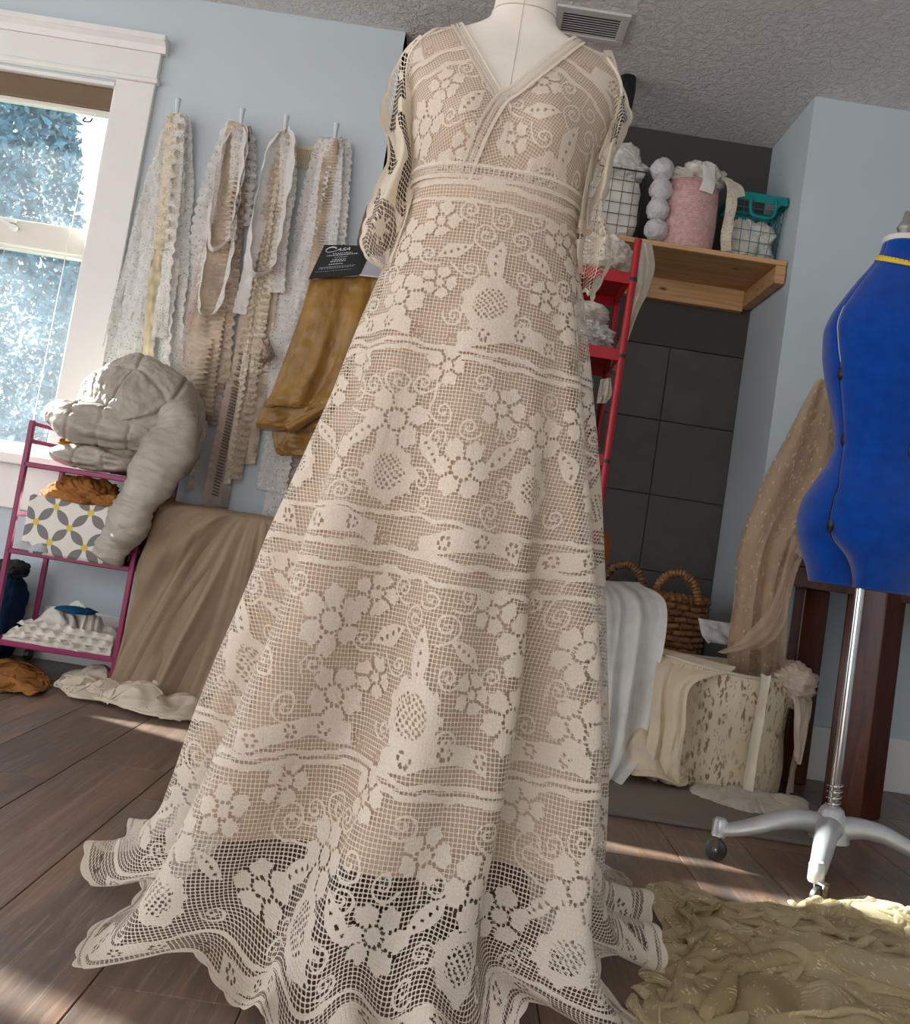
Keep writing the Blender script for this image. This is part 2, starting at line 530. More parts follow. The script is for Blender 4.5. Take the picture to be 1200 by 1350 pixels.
# grey hearth board on the floor in front of the alcove
M_HEARTH = plain('grey_hearth', S(118, 110, 100), 0.6, var=0.05, scale=5, bump=0.1)
o = MB().bb(NX0, NX1 - 0.004, 2.385, NICHE_Y, 0.0005, 0.012).build('floor_hearth', M_HEARTH, None, bevel=0.003)
tag(o, 'flat grey hearth board on the floor before the alcove', None, kind='structure')

# ---------------------------------------------------------------- window and added sun slit
def m_glass():
    t = NT('dusty_window_glass'); co = t.coord()
    gl = t.n('ShaderNodeBsdfGlossy', i={'Roughness': 0.05}); gl.inputs[0].default_value = (1, 1, 1, 1)
    tp = t.n('ShaderNodeBsdfTransparent'); tp.inputs[0].default_value = (0.90, 0.96, 1.0, 1)
    m1 = t.n('ShaderNodeMixShader', i={0: 0.05}); t.l(tp.outputs[0], m1.inputs[1]); t.l(gl.outputs[0], m1.inputs[2])
    tl = t.n('ShaderNodeBsdfTranslucent'); tl.inputs[0].default_value = (0.80, 0.92, 1.0, 1)
    sp = t.noise(co, 70, 6, 0.75)
    big = t.noise(co, 5, 4, 0.6)
    speck = t.math('MULTIPLY_ADD', t.math('ADD', sp, t.math('MULTIPLY', big, 0.45)), 9.0, -7.2, clamp=True)
    streak = t.math('MULTIPLY_ADD', t.noise(t.mapped(co, (16, 1, 0.9), (0, 0.15, 0)), 1, 2), 16.0, -11.2, clamp=True)
    base = t.math('MULTIPLY_ADD', big, 0.06, 0.0)
    fac = t.math('ADD', t.math('MULTIPLY', speck, 0.42), t.math('ADD', base, t.math('MULTIPLY', streak, 0.2)), clamp=True)
    m2 = t.n('ShaderNodeMixShader'); t.l(fac, m2.inputs[0]); t.l(m1.outputs[0], m2.inputs[1]); t.l(tl.outputs[0], m2.inputs[2])
    t.l(m2.outputs[0], t.out.inputs[0])
    return t.m
M_GLASS = m_glass()
M_SASH = plain('cream_vinyl_sash', (0.74, 0.71, 0.63), 0.4, var=0.02)
M_SHADE = plain('brown_roller_shade', S(112, 92, 70), 0.7, var=0.08, bump=0.1)
M_CORD = plain('white_cord', (0.75, 0.74, 0.7), 0.6)
def window(name, x0, x1, label):
    e = empty(name, ((x0 + x1) / 2, WALL_Y, 0), label, None, kind='structure')
    y = WALL_Y
    MB().bb(x1, x1 + 0.142, y - 0.022, y, 0.66, WZ1 + 0.008).build('side_casing', M_TRIM, e, bevel=0.003)
    MB().bb(x0 - 0.142, x0, y - 0.022, y, 0.66, WZ1 + 0.008).build('side_casing', M_TRIM, e, bevel=0.003)
    a, b = x0 - 0.150, x1 + 0.148
    MB().bb(a - .008, b + .006, y - 0.034, y, WZ1 + 0.008, WZ1 + 0.026).build('head_fillet', M_TRIM, e, bevel=0.005, segs=3)
    MB().bb(a, b - .004, y - 0.024, y, WZ1 + 0.026, WZ1 + 0.122).build('head_casing', M_TRIM, e, bevel=0.002)
    prof = [(0, .0), (-.030, .0), (-.034, .010), (-.038, .022), (-.052, .034), (-.058, .036), (-.058, .056), (0, .056)]
    V = []; n = len(prof)
    for xx in (a - 0.016, b + 0.014):
        V += [(xx, y + p[0], WZ1 + 0.122 + p[1]) for p in prof]
    fs = [(i, (i + 1) % n, n + (i + 1) % n, n + i) for i in range(n)] + [tuple(range(n - 1, -1, -1)), tuple(range(n, 2 * n))]
    MB().add(V, fs).build('head_crown', M_TRIM, e)
    MB().bb(a - .03, b + .03, y - 0.075, y + 0.06, 0.655, 0.692).build('window_sill', M_TRIM, e, bevel=0.006, segs=3)
    MB().bb(a, b, y - 0.022, y, 0.50, 0.655).build('apron', M_TRIM, e, bevel=0.003)
    # jamb lining
    m = MB()
    m.bb(x0, x0 + .012, y, y + T, WZ0 - .01, WZ1); m.bb(x1 - .012, x1, y, y + T, WZ0 - .01, WZ1); m.bb(x0, x1, y, y + T, WZ1 - .012, WZ1); m.bb(x0, x1, y + .06, y + T, .692, .71)
    m.build('jamb', M_TRIM, e)
    gy = y + 0.085
    for zz0, zz1 in ((1.545, 1.99), (0.735, 1.432)):
        s = empty('sash', ((x0 + x1) / 2, gy, zz0)); put(s, e)
        f = 0.036
        m = MB()
        m.bb(x0 + .012, x0 + .012 + f, gy - .02, gy + .02, zz0 - f, zz1 + f); m.bb(x1 - .012 - f * .35, x1 - .012, gy - .02, gy + .02, zz0 - f, zz1 + f)
        m.bb(x0 + .012, x1 - .012, gy - .02, gy + .02, zz1, zz1 + f); m.bb(x0 + .012, x1 - .012, gy - .02, gy + .02, zz0 - f, zz0)
        m.build('sash_frame', M_SASH, s, bevel=0.003)
        MB().bb(x0 + .04, x1 - .02, gy - .003, gy + .003, zz0 - .006, zz1 + .006).build('pane', M_GLASS, s)
    MB().bb(x0 + .012, x1 - .012, gy - .045, gy + .02, 1.440, 1.537).build('meeting_rail', M_SASH, e, bevel=0.005)
    MB().bb(x0 + .014, x1 - .014, y + .022, y + .07, 1.985, WZ1 - .013).build('roller_shade', M_SHADE, e, bevel=0.006)
    MB().bb(x0 + .016, x1 - .016, y + .03, y + .06, 1.968, 1.985).build('shade_bar', M_SASH, e, bevel=0.003)
    MB().tube([(x1 - .075, y + .03, 2.06), (x1 - .085, y + .03, 1.5), (x1 - .09, y + .03, 0.75)], 0.0013, 6).build('cord', M_CORD, e)
    h = MB().tube(spline([(x1 - .115, y + .045, 1.955), (x1 - .115, y + .03, 1.935), (x1 - .09, y + .03, 1.935), (x1 - .09, y + .045, 1.955)], 12), .003, 6)
    h.build('shade_clip', plain('black_clip', (.02, .02, .02), .4), e, smooth=True)
    lk = MB(); lk.box((x1 - .34, y + .03, 1.525), (.11, .012, .014)); lk.box((x1 - .31, y + .025, 1.512), (.075, .01, .012), Matrix.Rotation(radians(22), 3, 'Y'))
    lk.lathe([(.012, -.012), (.012, .012)], (x1 - .29, y + .028, 1.50), 14, 'Y')
    lk.build('latch', plain('white_plastic', (.85, .85, .82), .3), e, bevel=0.002)
    return e
window('window_1', WX0, WX1, 'white framed double window at the left with dusty sunlit glass')
e2 = empty('sun_slit', (-4.27, 2.695, 0), 'unseen glazed slit added to cast the sun stripe on the floor', None, kind='structure')  # made-up opening, kept narrow to throw a thin sun stripe at lower left
MB().bb(-4.275, -4.265, 2.645, 2.745, .3, 2.34).build('pane', M_GLASS, e2)
MB().bb(-4.2, -4.18, 2.565, 2.645, .22, 2.42).build('side_casing', M_TRIM, e2, bevel=.003)
MB().bb(-4.2, -4.18, 2.745, 2.825, .22, 2.42).build('side_casing', M_TRIM, e2, bevel=.003)

# ceiling vent
M_VENT = plain('vent_metal', (0.62, 0.61, 0.59), 0.45, var=0.02)
ve = empty('ceiling_vent', (0.19, 3.0, CEIL), 'pale metal louvred vent in the ceiling behind the dress form neck', 'vent')
vx0, vx1, vy0, vy1 = 0.055, 0.308, 2.90, 3.085
m = MB(); z0, z1 = CEIL - 0.012, CEIL - 0.001
m.bb(vx0, vx1, vy0, vy0 + .03, z0, z1); m.bb(vx0, vx1, vy1 - .03, vy1, z0, z1); m.bb(vx0, vx0 + .03, vy0 + .03, vy1 - .03, z0, z1); m.bb(vx1 - .03, vx1, vy0 + .03, vy1 - .03, z0, z1)
m.build('vent_frame', M_VENT, ve, bevel=0.003)
bpt_ = at(822, 146, 3.3)
fx = MB().lathe([(.004, CEIL - .001), (.03, CEIL - .002), (.034, CEIL - .05), (.030, CEIL - .14), (.016, CEIL - .17), (.002, CEIL - .175)], (bpt_[0], 3.3, 0), 24, cap=False).build('ceiling_fixture', plain('black_fixture', (.01, .01, .011), .4), None, smooth=True); tag(fx, 'small black ceiling fixture half hidden behind the gown shoulder', 'fixture')
MB().bb(vx0 + .03, vx1 - .03, vy0 + .03, vy1 - .03, CEIL - .003, CEIL - .001).build('vent_back', plain('vent_dark', (.12, .12, .12), .8), ve)
for k in range(9):
    yy = vy0 + .037 + k * .0139
    MB().box((((vx0 + vx1) / 2), yy, CEIL - .007), (vx1 - vx0 - .06, .011, .0016), Matrix.Rotation(radians(35), 3, 'X')).build('louvre', M_VENT, ve)
# ================================================================== lace wedding dress on a form
DX, DY = -0.025, 1.66
TZ = np.array([0.95, 1.10, 1.22, 1.28, 1.34, 1.40, 1.46, 1.51, 1.545, 1.565, 1.580, 1.592, 1.606, 1.63, 1.70, 1.76])
TA = np.array([.172, .165, .147, .149, .163, .176, .190, .199, .196, .170, .135, .098, .068, .060, .057, .056])
TF = np.array([.120, .112, .102, .108, .116, .116, .104, .084, .066, .056, .052, .051, .054, .054, .056, .056])
TB = np.array([.130, .110, .090, .092, .098, .104, .106, .102, .095, .088, .080, .070, .060, .056, .056, .056])
def smi(z, A):
    # smooth interpolation of a profile table
    return (np.interp(z - .012, TZ, A) + np.interp(z, TZ, A) * 2 + np.interp(z + .012, TZ, A)) / 4
def bust(x, z):
    r = 0
    for s in (-1, 1):
        r = r + 0.034 * np.exp(-((x - DX - s * .083) / .062) ** 2 - ((z - 1.362) / np.where(z > 1.362, .075, .055)) ** 2)
    return r
def torso_pt(th, z, off=0.0):
    n = 2.35
    a, f, b = smi(z, TA) + off, smi(z, TF) + off, smi(z, TB) + off
    c, s = np.cos(th), np.sin(th)
    cx = np.sign(c) * np.abs(c) ** (2 / n); sy = np.sign(s) * np.abs(s) ** (2 / n)
    x = DX + a * cx
    y = DY + np.where(s < 0, f, b) * sy - np.where(s < 0, 1, 0) * bust(x, z) * np.abs(sy)
    return np.stack(np.broadcast_arrays(x, y, z), -1)
def front_pt(x, z, off=0.0):
    n = 2.35
    a, f = smi(z, TA) + off, smi(z, TF) + off
    q = np.clip(np.abs(x - DX) / a, 0, 0.999)
    sy = (1 - q ** n) ** (1 / n)
    return np.stack(np.broadcast_arrays(x, DY - f * sy - bust(x, z) * sy, z), -1)

M_FORM = cloth('cream_linen_form', (0.76, 0.73, 0.66), trans=0.0, var=0.03, wr=0.08)
form = empty('dress_form', (DX, DY, 0), 'cream linen tailor dummy wearing the lace gown', 'dress form')
th = np.linspace(0, 2 * pi, 128, endpoint=False)
zz = np.concatenate([np.linspace(0.95, 1.50, 70), np.linspace(1.503, 1.76, 90)])
P = torso_pt(th[None, :], zz[:, None])
grid_obj('torso', P, M_FORM, form, wrap=True)
# centre front seam and neck seam tape
M_SEAM = plain('seam_thread', (0.55, 0.52, 0.45), 0.8)
MB().tube(front_pt(np.full(60, DX - .004), np.linspace(1.25, 1.74, 60), 0.0004), 0.0007, 5).build('seam', M_SEAM, form, smooth=True)
MB().tube(torso_pt(np.linspace(0, 2 * pi, 80, endpoint=False), np.full(80, 1.628), 0.0004), 0.0012, 6, closed=True).build('neck_seam', M_SEAM, form, smooth=True)
MB().lathe([(.058, 1.76), (.05, 1.77), (.012, 1.775), (.012, 1.80), (.02, 1.81), (.016, 1.83), (.004, 1.845)], (DX, DY, 0), 32).build('neck_cap', plain('cap_wood', S(120, 80, 50), .4), form, smooth=True)
M_STEEL = plain('steel', (0.55, 0.55, 0.56), 0.25, 1.0, var=0.02)
MB().lathe([(.016, .03), (.016, .97)], (DX, DY, 0), 20).build('stand_pole', M_STEEL, form, smooth=True, auto=40)
MB().lathe([(.17, .002), (.17, .012), (.05, .03), (.02, .035)], (DX, DY, 0), 40).build('stand_base', M_STEEL, form, smooth=True, auto=40)

# --- motif raster: flowers, scrolls, baskets and ribbon bands of the filet lace
TW, TH, RES = 0.52, 0.66, 0.0012
gx, gy = np.meshgrid(np.arange(0, TW, RES), np.arange(0, TH, RES))
MOT = np.zeros_like(gx)
def wrapd(cx, cy):
    dx = (gx - cx + TW / 2) % TW - TW / 2
    dy = (gy - cy + TH / 2) % TH - TH / 2
    return dx, dy
def setm(mask, v): MOT[mask] = v
def dot(dx, dy, x, y, r=.0027): setm((dx - x) ** 2 + (dy - y) ** 2 < r * r, -1)
_fr = random.Random(12)
def flower(cx, cy, R, n=5, rot=0.0):
    dx, dy = wrapd(cx, cy)
    R = R * 1.06
    a_ = np.arctan2(dy, dx) - rot; r_ = np.hypot(dx, dy)
    lobe = .60 + .40 * np.abs(np.cos(a_ * n / 2)) ** .55
    jag = 1 + .05 * np.sin(a_ * n * 3 + cx * 90)
    setm(r_ < R * lobe * jag, 1)
    # slits between petals
    for k in range(n):
        a = rot + 2 * pi * (k + .5) / n
        for q in np.linspace(.50, .80, 3): dot(dx, dy, q * R * cos(a), q * R * sin(a), .0024)
    # ring of eyelets about the heart of the flower
    ri = max(.0105, .33 * R); m = max(6, int(2 * pi * ri / .0082))
    for k in range(m):
        a = rot + 2 * pi * k / m; dot(dx, dy, ri * cos(a), ri * sin(a), .0029)
def eyelets(cx, cy, R, m=7):
    dx, dy = wrapd(cx, cy)
    for k in range(m): dot(dx, dy, R * cos(2 * pi * k / m), R * sin(2 * pi * k / m), .0027)
def spiral(cx, cy, R, d=1, rot=0.0, w=.0021, turns=1.55, tail=0.0):
    dx, dy = wrapd(cx, cy)
    for q in np.linspace(0, 1, 150):
        r = 1.3 * R * (0.10 + .90 * q); a = rot + d * 2 * pi * turns * q
        setm((dx - r * cos(a)) ** 2 + (dy - r * sin(a)) ** 2 < w ** 2, 1)
    if tail:
        a0 = rot + d * 2 * pi * turns; x0, y0 = 1.3 * R * cos(a0), 1.3 * R * sin(a0)
        for q in np.linspace(0, 1, 40):
            xx = x0 - d * sin(a0) * tail * q; yy = y0 + d * cos(a0) * tail * q + .3 * tail * q * q
            setm((dx - xx) ** 2 + (dy - yy) ** 2 < w ** 2, 1)
def basket(cx, cy, R, rot=0.0):
    dx, dy = wrapd(cx, cy)
    e = np.sqrt(dx ** 2 + (dy * .92) ** 2)
    setm((e < R) & (e > .62 * R), 1)
    ins = e <= .62 * R
    u, v = dx + dy, dx - dy
    setm(ins, 1)
    hx_ = (u / .0105) % 1 - .5; hy_ = (v / .0105) % 1 - .5
    setm(ins & (hx_ ** 2 + hy_ ** 2 < .30 ** 2), -1)
    a = np.arctan2(dy, dx)
    setm((e < 1.12 * R) & (e > .95 * R) & (np.cos(9 * a) > .1), 1)
def leaf(cx, cy, L, W, ang):
    dx, dy = wrapd(cx, cy)
    u = dx * cos(ang) + dy * sin(ang); v = -dx * sin(ang) + dy * cos(ang)
    m = (np.abs(u) < L) & (np.abs(v) < W * np.cos(np.clip(u / L, -1, 1) * pi / 2))
    setm(m, 1)
    for k in np.linspace(-.5, .5, 4):
        setm((u - k * L) ** 2 + v ** 2 < .0026 ** 2, -1)
def band(cy, w=.006, amp=.006):
    yy = cy + amp * np.sin(2 * pi * gx / TW)
    d = np.abs((gy - yy + TH / 2) % TH - TH / 2)
    setm(d < w, 1)
def ribbon_band(cy, w=.017):
    yy = cy + .012 * np.sin(2 * pi * gx / TW * 2)
    d = np.abs((gy - yy + TH / 2) % TH - TH / 2)
    part = (np.sin(2 * pi * gx / TW * 2 + .6) > -.55)
    setm((d < w) & part, 1)
    for k in range(9):
        eyelets(TW * (k + .5) / 9, cy + .012 * sin(4 * pi * (k + .5) / 9), .0085, 6)
# layout of one repeat (measured upward from the hem)
ribbon_band(.045); band(.018); band(.075, .004)
basket(.13, .145, .043); basket(.39, .150, .040)
spiral(.06, .10, .016, 1); spiral(.20, .105, .014, -1, 1.0); spiral(.32, .10, .016, 1, 2); spiral(.465, .11, .015, -1)
flower(.26, .165, .046, 6); flower(.02, .165, .042, 5, .3)
leaf(.20, .185, .04, .014, 2.2); leaf(.325, .195, .04, .014, .9); leaf(.075, .20, .036, .013, .7); leaf(.46, .20, .034, .013, 2.3)
flower(.13, .235, .05, 6, .2); spiral(.13, .30, .018, 1, .5, tail=.05); spiral(.205, .255, .02, -1, 0, tail=.05)
flower(.39, .24, .044, 5, .8); flower(.31, .275, .036, 5); flower(.465, .285, .036, 5, .4)
spiral(.26, .235, .018, 1, 2.5); spiral(.27, .315, .017, -1, 1.2); spiral(.05, .27, .022, 1, 0.7, tail=.06); flower(.03, .325, .036, 5)
band(.352, .0045); band(.366, .004)
flower(.20, .335, .034, 5, .1)
ribbon_band(.395, .016)
basket(.26, .455, .046); flower(.10, .455, .044, 5, .9); flower(.165, .485, .03, 5); flower(.425, .46, .046, 6, .2); flower(.355, .495, .03, 5)
spiral(.02, .44, .018, 1, 1.1); spiral(.50, .50, .02, -1, .2, tail=.06); spiral(.20, .425, .014, -1); spiral(.32, .425, .014, 1)
leaf(.26, .535, .045, .017, 1.57); leaf(.185, .55, .036, .013, .5); leaf(.335, .55, .036, .013, 2.64)
spiral(.235, .585, .017, 1, .5, tail=.04); spiral(.295, .585, .017, -1, 2.6, tail=.04); flower(.08, .565, .05, 6, .5); flower(.44, .57, .05, 6); flower(.15, .61, .034, 5); flower(.37, .615, .034, 5)
spiral(.02, .615, .018, -1, 0, tail=.04); spiral(.49, .63, .018, 1)
band(.645, .004)
for (x_, y_, r_, d_, ro_) in ((.185, .14, .017, 1, .4), (.335, .145, .016, -1, 2.0), (.075, .13, .013, 1, 1.0), (.205, .21, .015, -1, 2.2), (.33, .235, .016, 1, 0.), (.085, .285, .015, -1, 1.4), (.40, .305, .016, 1, .8), (.165, .30, .013, 1, 2.), (.06, .50, .014, 1, 0.), (.215, .515, .013, -1, 1.), (.31, .515, .013, 1, 2.), (.47, .52, .014, -1, .5), (.14, .54, .013, 1, 1.2), (.39, .52, .012, 1, 0.), (.26, .62, .016, -1, .3), (.20, .63, .014, 1, 1.), (.32, .63, .014, -1, 2.)):
    spiral(x_, y_, r_, d_, ro_, .0020, 1.5, .03)
MOT = (2 * MOT + np.roll(MOT, 1, 0) + np.roll(MOT, -1, 0) + np.roll(MOT, 1, 1) + np.roll(MOT, -1, 1)) / 6
def motif(s, h):
    s0, h0 = s, h
    s = s0 + .006 * vnoise(s0 * 30, h0 * 30, 1.5) + .0012 * vnoise(s0 * 110, h0 * 110, 3.5)
    h = h0 + .006 * vnoise(s0 * 30, h0 * 30, 7.5) + .0012 * vnoise(s0 * 110, h0 * 110, 9.5)
    i = np.floor((h % TH) / RES).astype(int) % MOT.shape[0]
    j = np.floor((s % TW) / RES).astype(int) % MOT.shape[1]
    return MOT[i, j]

M_LACE = lace_mat('ecru_filet_lace', (0.85, 0.775, 0.665), 0.0064, 0.38)
M_LACE_SL = lace_mat('ivory_sleeve_lace', (0.84, 0.77, 0.64), 0.0085, 0.40)
M_LINE = cloth('nude_lining', (0.63, 0.485, 0.36), trans=0.15, var=0.04, wr=0.1, rough=0.6)
M_TRIML = plain('ecru_lace_edge', (0.80, 0.715, 0.60), 0.9, var=0.08, scale=120, bump=0.6, bscale=420)
gown = empty('wedding_gown', (DX, DY, 0), 'long ecru filet lace wedding gown with V neck over nude lining', 'dress')

# --- skirt
PZ = np.array([1.278, 1.235, 1.19, 1.10, .985, .867, .765, .606, .494, .381, .298, .203, .12, .06, .022, .010, .008])
XL = np.array([-.183, -.181, -.187, -.213, -.240, -.262, -.286, -.322, -.339, -.359, -.370, -.380, -.394, -.422, -.452, -.478, -.505])
XR = np.array([.134, .134, .140, .166, .191, .214, .231, .250, .262, .276, .287, .297, .306, .330, .365, .405, .450])
YF = np.array([-.122, -.121, -.123, -.150, -.182, -.212, -.240, -.284, -.310, -.338, -.358, -.380, -.405, -.435, -.468, -.500, -.535])
YB = np.array([.096, .098, .104, .130, .160, .190, .220, .262, .290, .318, .340, .360, .382, .408, .432, .455, .485])
seg = np.sqrt(np.diff(PZ) ** 2 + np.diff((XR - XL) / 2) ** 2)
ARC = np.concatenate([[0], np.cumsum(seg)])
def ease(u, A):
    d = .02
    return (np.interp(u - d, ARC, A) + 2 * np.interp(u, ARC, A) + np.interp(u + d, ARC, A)) / 4
def skirt_grid(th, u, off=0.0, fold=1.0, hem=1.0):
    U, TH_ = np.meshgrid(u, th, indexing='ij')
    z = ease(U, PZ); xl = ease(U, XL); xr = ease(U, XR); yf = ease(U, YF); yb = ease(U, YB)
    cx = (xl + xr) / 2; a = (xr - xl) / 2 + off
    n = 2.15
    c, s = np.cos(TH_), np.sin(TH_)
    ex = np.sign(c) * np.abs(c) ** (2 / n); ey = np.sign(s) * np.abs(s) ** (2 / n)
    t = U / ARC[-1]
    g = sstep(.10, .80, t)
    tw = TH_ + .10 * np.sin(2.2 * t * pi + 1.0) * g + .12 * np.sin(2 * TH_ + .7)
    w = .55 * np.cos(9 * tw + .5) + .45 * np.cos(13 * tw + 2.1 + 1.2 * t)
    w = np.sign(w) * np.abs(w) ** .8
    f = fold * (.004 * sstep(.05, .2, t) + .070 * g ** 1.2) * (w - .15)
    # loose ripples only towards the hem
    gh = sstep(.80, 1.0, t) * hem
    f2 = gh * (.040 * vnoise(np.cos(TH_) * 3.2 + 9, np.sin(TH_) * 3.2 + 9, .5) + .010 * np.sin(15 * TH_ + 2.5 * np.sin(3 * TH_)))
    edge = f + f2
    offv = off * (.12 + .88 * sstep(.02, .22, U)) if off < 0 else off
    a = a - off + offv
    x = cx + (a + edge) * ex
    y = DY + np.where(s < 0, -(yf) + offv + edge, yb + offv + edge) * np.abs(ey) * np.sign(s)
    lift = gh * (.018 + .022 * vnoise(np.cos(TH_) * 4.5 + 3, np.sin(TH_) * 4.5 + 3, .5) + .014 * np.sin(19 * TH_ + 2.7 * np.sin(4 * TH_)))
    z = np.maximum(z + lift * 1.4, 0.006)
    # empire seam: small drop toward sides
    return np.stack([x, y, z], -1)
NTH = 720
tq = np.linspace(-1, 1, 1060, endpoint=False)
th = -pi / 2 + pi * (.60 * tq + .40 * tq ** 5)
u = np.linspace(0, ARC[-1], 600)
P = skirt_grid(th, u)
# hem scallops: pull the last rows in and out a little
sc = .006 * np.abs(np.sin(th * 46)) - .004
P[-4:, :, 0] += (sc * np.cos(th))[None, :]; P[-4:, :, 1] += (sc * np.sin(th))[None, :]
d = np.linalg.norm(np.roll(P, -1, 1) - P, axis=2)
i0 = np.argmin(np.abs(th + pi / 2))
sarc = np.cumsum(d, 1) - d; sarc = sarc - sarc[:, i0:i0 + 1]
# the net stays straight along the panels: blend between a wrapped panel and the ring length
ringlen = d.sum(1)
sm = np.convolve(np.pad(ringlen, 12, mode='edge'), np.ones(25) / 25, 'valid')
s_fab = sarc
h_fab = np.broadcast_to((ARC[-1] - u)[:, None], s_fab.shape)
mot = motif(s_fab + TW / 2 - .02, h_fab + .0)
mot[-5:, :] = 1.0
# keep a real gap free seam at the back: do not wrap, the seam closes at the back centre
P2 = np.concatenate([P, P[:, :1]], 1); s2 = np.concatenate([s_fab, s_fab[:, -1:] + d[:, -1:]], 1); h2 = np.concatenate([h_fab, h_fab[:, :1]], 1); m2 = np.concatenate([mot, mot[:, :1]], 1)
grid_obj('lace_skirt', P2, M_LACE, gown, uv=np.stack([s2, h2], -1), attrs={'mot': m2})
# lining
thl = np.linspace(0, 2 * pi, 260, endpoint=False)
ul = np.linspace(0, np.interp(-.175, -PZ, ARC), 150)
grid_obj('lining_skirt', skirt_grid(thl, ul, off=-.017, fold=.9, hem=0), M_LINE, gown, wrap=True)

# --- bodice
zb = np.linspace(1.262, 1.598, 190)
thb = np.linspace(0, 2 * pi, 640, endpoint=False)
VX, VZ = -.040, 1.402
def neck_z(x):
    xl = np.where(x < VX, (VX - x) / .108, (x - VX) / .122)
    return VZ + .178 * np.clip(xl, 0, 2) ** 1.12
def bodice_mask(P):
    x, z = P[..., 0], P[..., 2]
    front = P[..., 1] < DY - .012
    arm = .205 - .055 * sstep(1.50, 1.595, z)                # shoulder edge
    scoop = np.where(front, 1.0, .8)
    ok_arm = np.abs(x - DX) < arm * scoop + .3 * (1.44 - np.minimum(z, 1.44))
    return ok_arm & (z < np.where(front, neck_z(x), 1.59))
def bodice(off):
    P = torso_pt(thb[None, :], zb[:, None], off)
    return P
P = bodice(.0075)
# gathers below the bust
x = P[..., 0]; z = P[..., 2]
gath = .0028 * np.sin((x - DX) * 260) * np.exp(-((np.abs(x - DX) - .085) / .05) ** 2) * sstep(1.33, 1.26, z)
P[..., 1] -= gath
dd = np.linalg.norm(np.roll(P, -1, 1) - P, axis=2)
ii = np.argmin(np.abs(thb - 1.5 * pi))
sb = np.cumsum(dd, 1) - dd; sb = sb - sb[:, ii:ii + 1]
side = np.where(P[..., 0] < VX + .02, 1, -1)
an = radians(24) * side
uu = np.cos(an) * sb + np.sin(an) * (z - 1.25); vv = -np.sin(an) * sb + np.cos(an) * (z - 1.25)
mb = motif(uu + .19, vv + .40)
M_LACE_B = lace_mat('ecru_filet_lace_fine', (0.85, 0.78, 0.675), 0.0052, 0.37)
grid_obj('lace_bodice', P, M_LACE_B, gown, wrap=True, uv=np.stack([uu, vv], -1), attrs={'mot': mb}, keep=bodice_mask(P))
Pl = bodice(.0035)
shr = bodice_mask(Pl + np.array([0, 0, .012]))
grid_obj('lining_bodice', Pl, M_LINE, gown, wrap=True, keep=shr)
# neckline bands, crossing below the V
def strip_on_body(xs, zs, w, name, off=.0105):
    n = 70
    q = spline(np.stack([xs, zs], 1), n)
    tdir = np.gradient(q, axis=0); tdir /= np.linalg.norm(tdir, axis=1)[:, None]
    nn = np.stack([-tdir[:, 1], tdir[:, 0]], 1)
    rows = []
    for k in np.linspace(-1, 1, 9):
        qq = q + nn * k * w / 2
        rows.append(front_pt(qq[:, 0], np.minimum(qq[:, 1], 1.597), off + .0012 * (abs(k) > .7)))
    G = np.stack(rows, 0)
    L = np.concatenate([[0], np.cumsum(np.linalg.norm(np.diff(q, axis=0), axis=1))])
    uvv = np.stack(np.broadcast_arrays(L[None, :], (np.linspace(0, w, 9))[:, None]), -1)
    a = np.zeros((9, n)); a[0:2] = 1; a[-2:] = 1; a[4] = .7
    return grid_obj(name, G, M_LACE_B, gown, uv=uvv, attrs={'mot': a})
def nz_(x): return float(neck_z(np.array(x)))
strip_on_body(np.array([-.150, -.125, -.095, -.065, -.040, -.028]), np.array([nz_(-.150), nz_(-.125), nz_(-.095), nz_(-.065), 1.402, 1.385]), .022, 'neckline_band')
strip_on_body(np.array([.085, .055, .02, -.015, -.040, -.066, -.084]), np.array([nz_(.085), nz_(.055), nz_(.02), nz_(-.015), 1.402, 1.33, 1.262]), .026, 'neckline_band', .0125)
# empire waist seam band
thw = np.linspace(0, 2 * pi, 200, endpoint=False)
rows = []
for k, zz_ in enumerate(np.linspace(1.264, 1.290, 7)):
    rows.append(torso_pt(thw, np.full(200, zz_), .012 + .003 * sin(pi * k / 6)))
G = np.stack(rows, 0)
Lw = np.broadcast_to((thw * .14)[None, :], (7, 200))
aw = np.zeros((7, 200)); aw[[0, 1, 5, 6]] = 1
grid_obj('waist_band', np.concatenate([G, G[:, :1]], 1), M_LACE_B, gown, uv=np.stack(np.broadcast_arrays(np.concatenate([Lw, Lw[:, :1] + .88], 1), np.linspace(0, .03, 7)[:, None]), -1), attrs={'mot': np.concatenate([aw, aw[:, :1]], 1)})
# armhole edges
for s in (-1, 1):
    za = np.linspace(1.37, 1.585, 40)
    xa = DX + s * (.205 - .055 * sstep(1.50, 1.595, za) - .006)
    xa = np.clip(xa, DX - (smi(za, TA) + .006), DX + (smi(za, TA) + .006))
    MB().tube(front_pt(xa, za, .009), .0035, 6).build('armhole_edge', M_TRIML, gown, smooth=True)

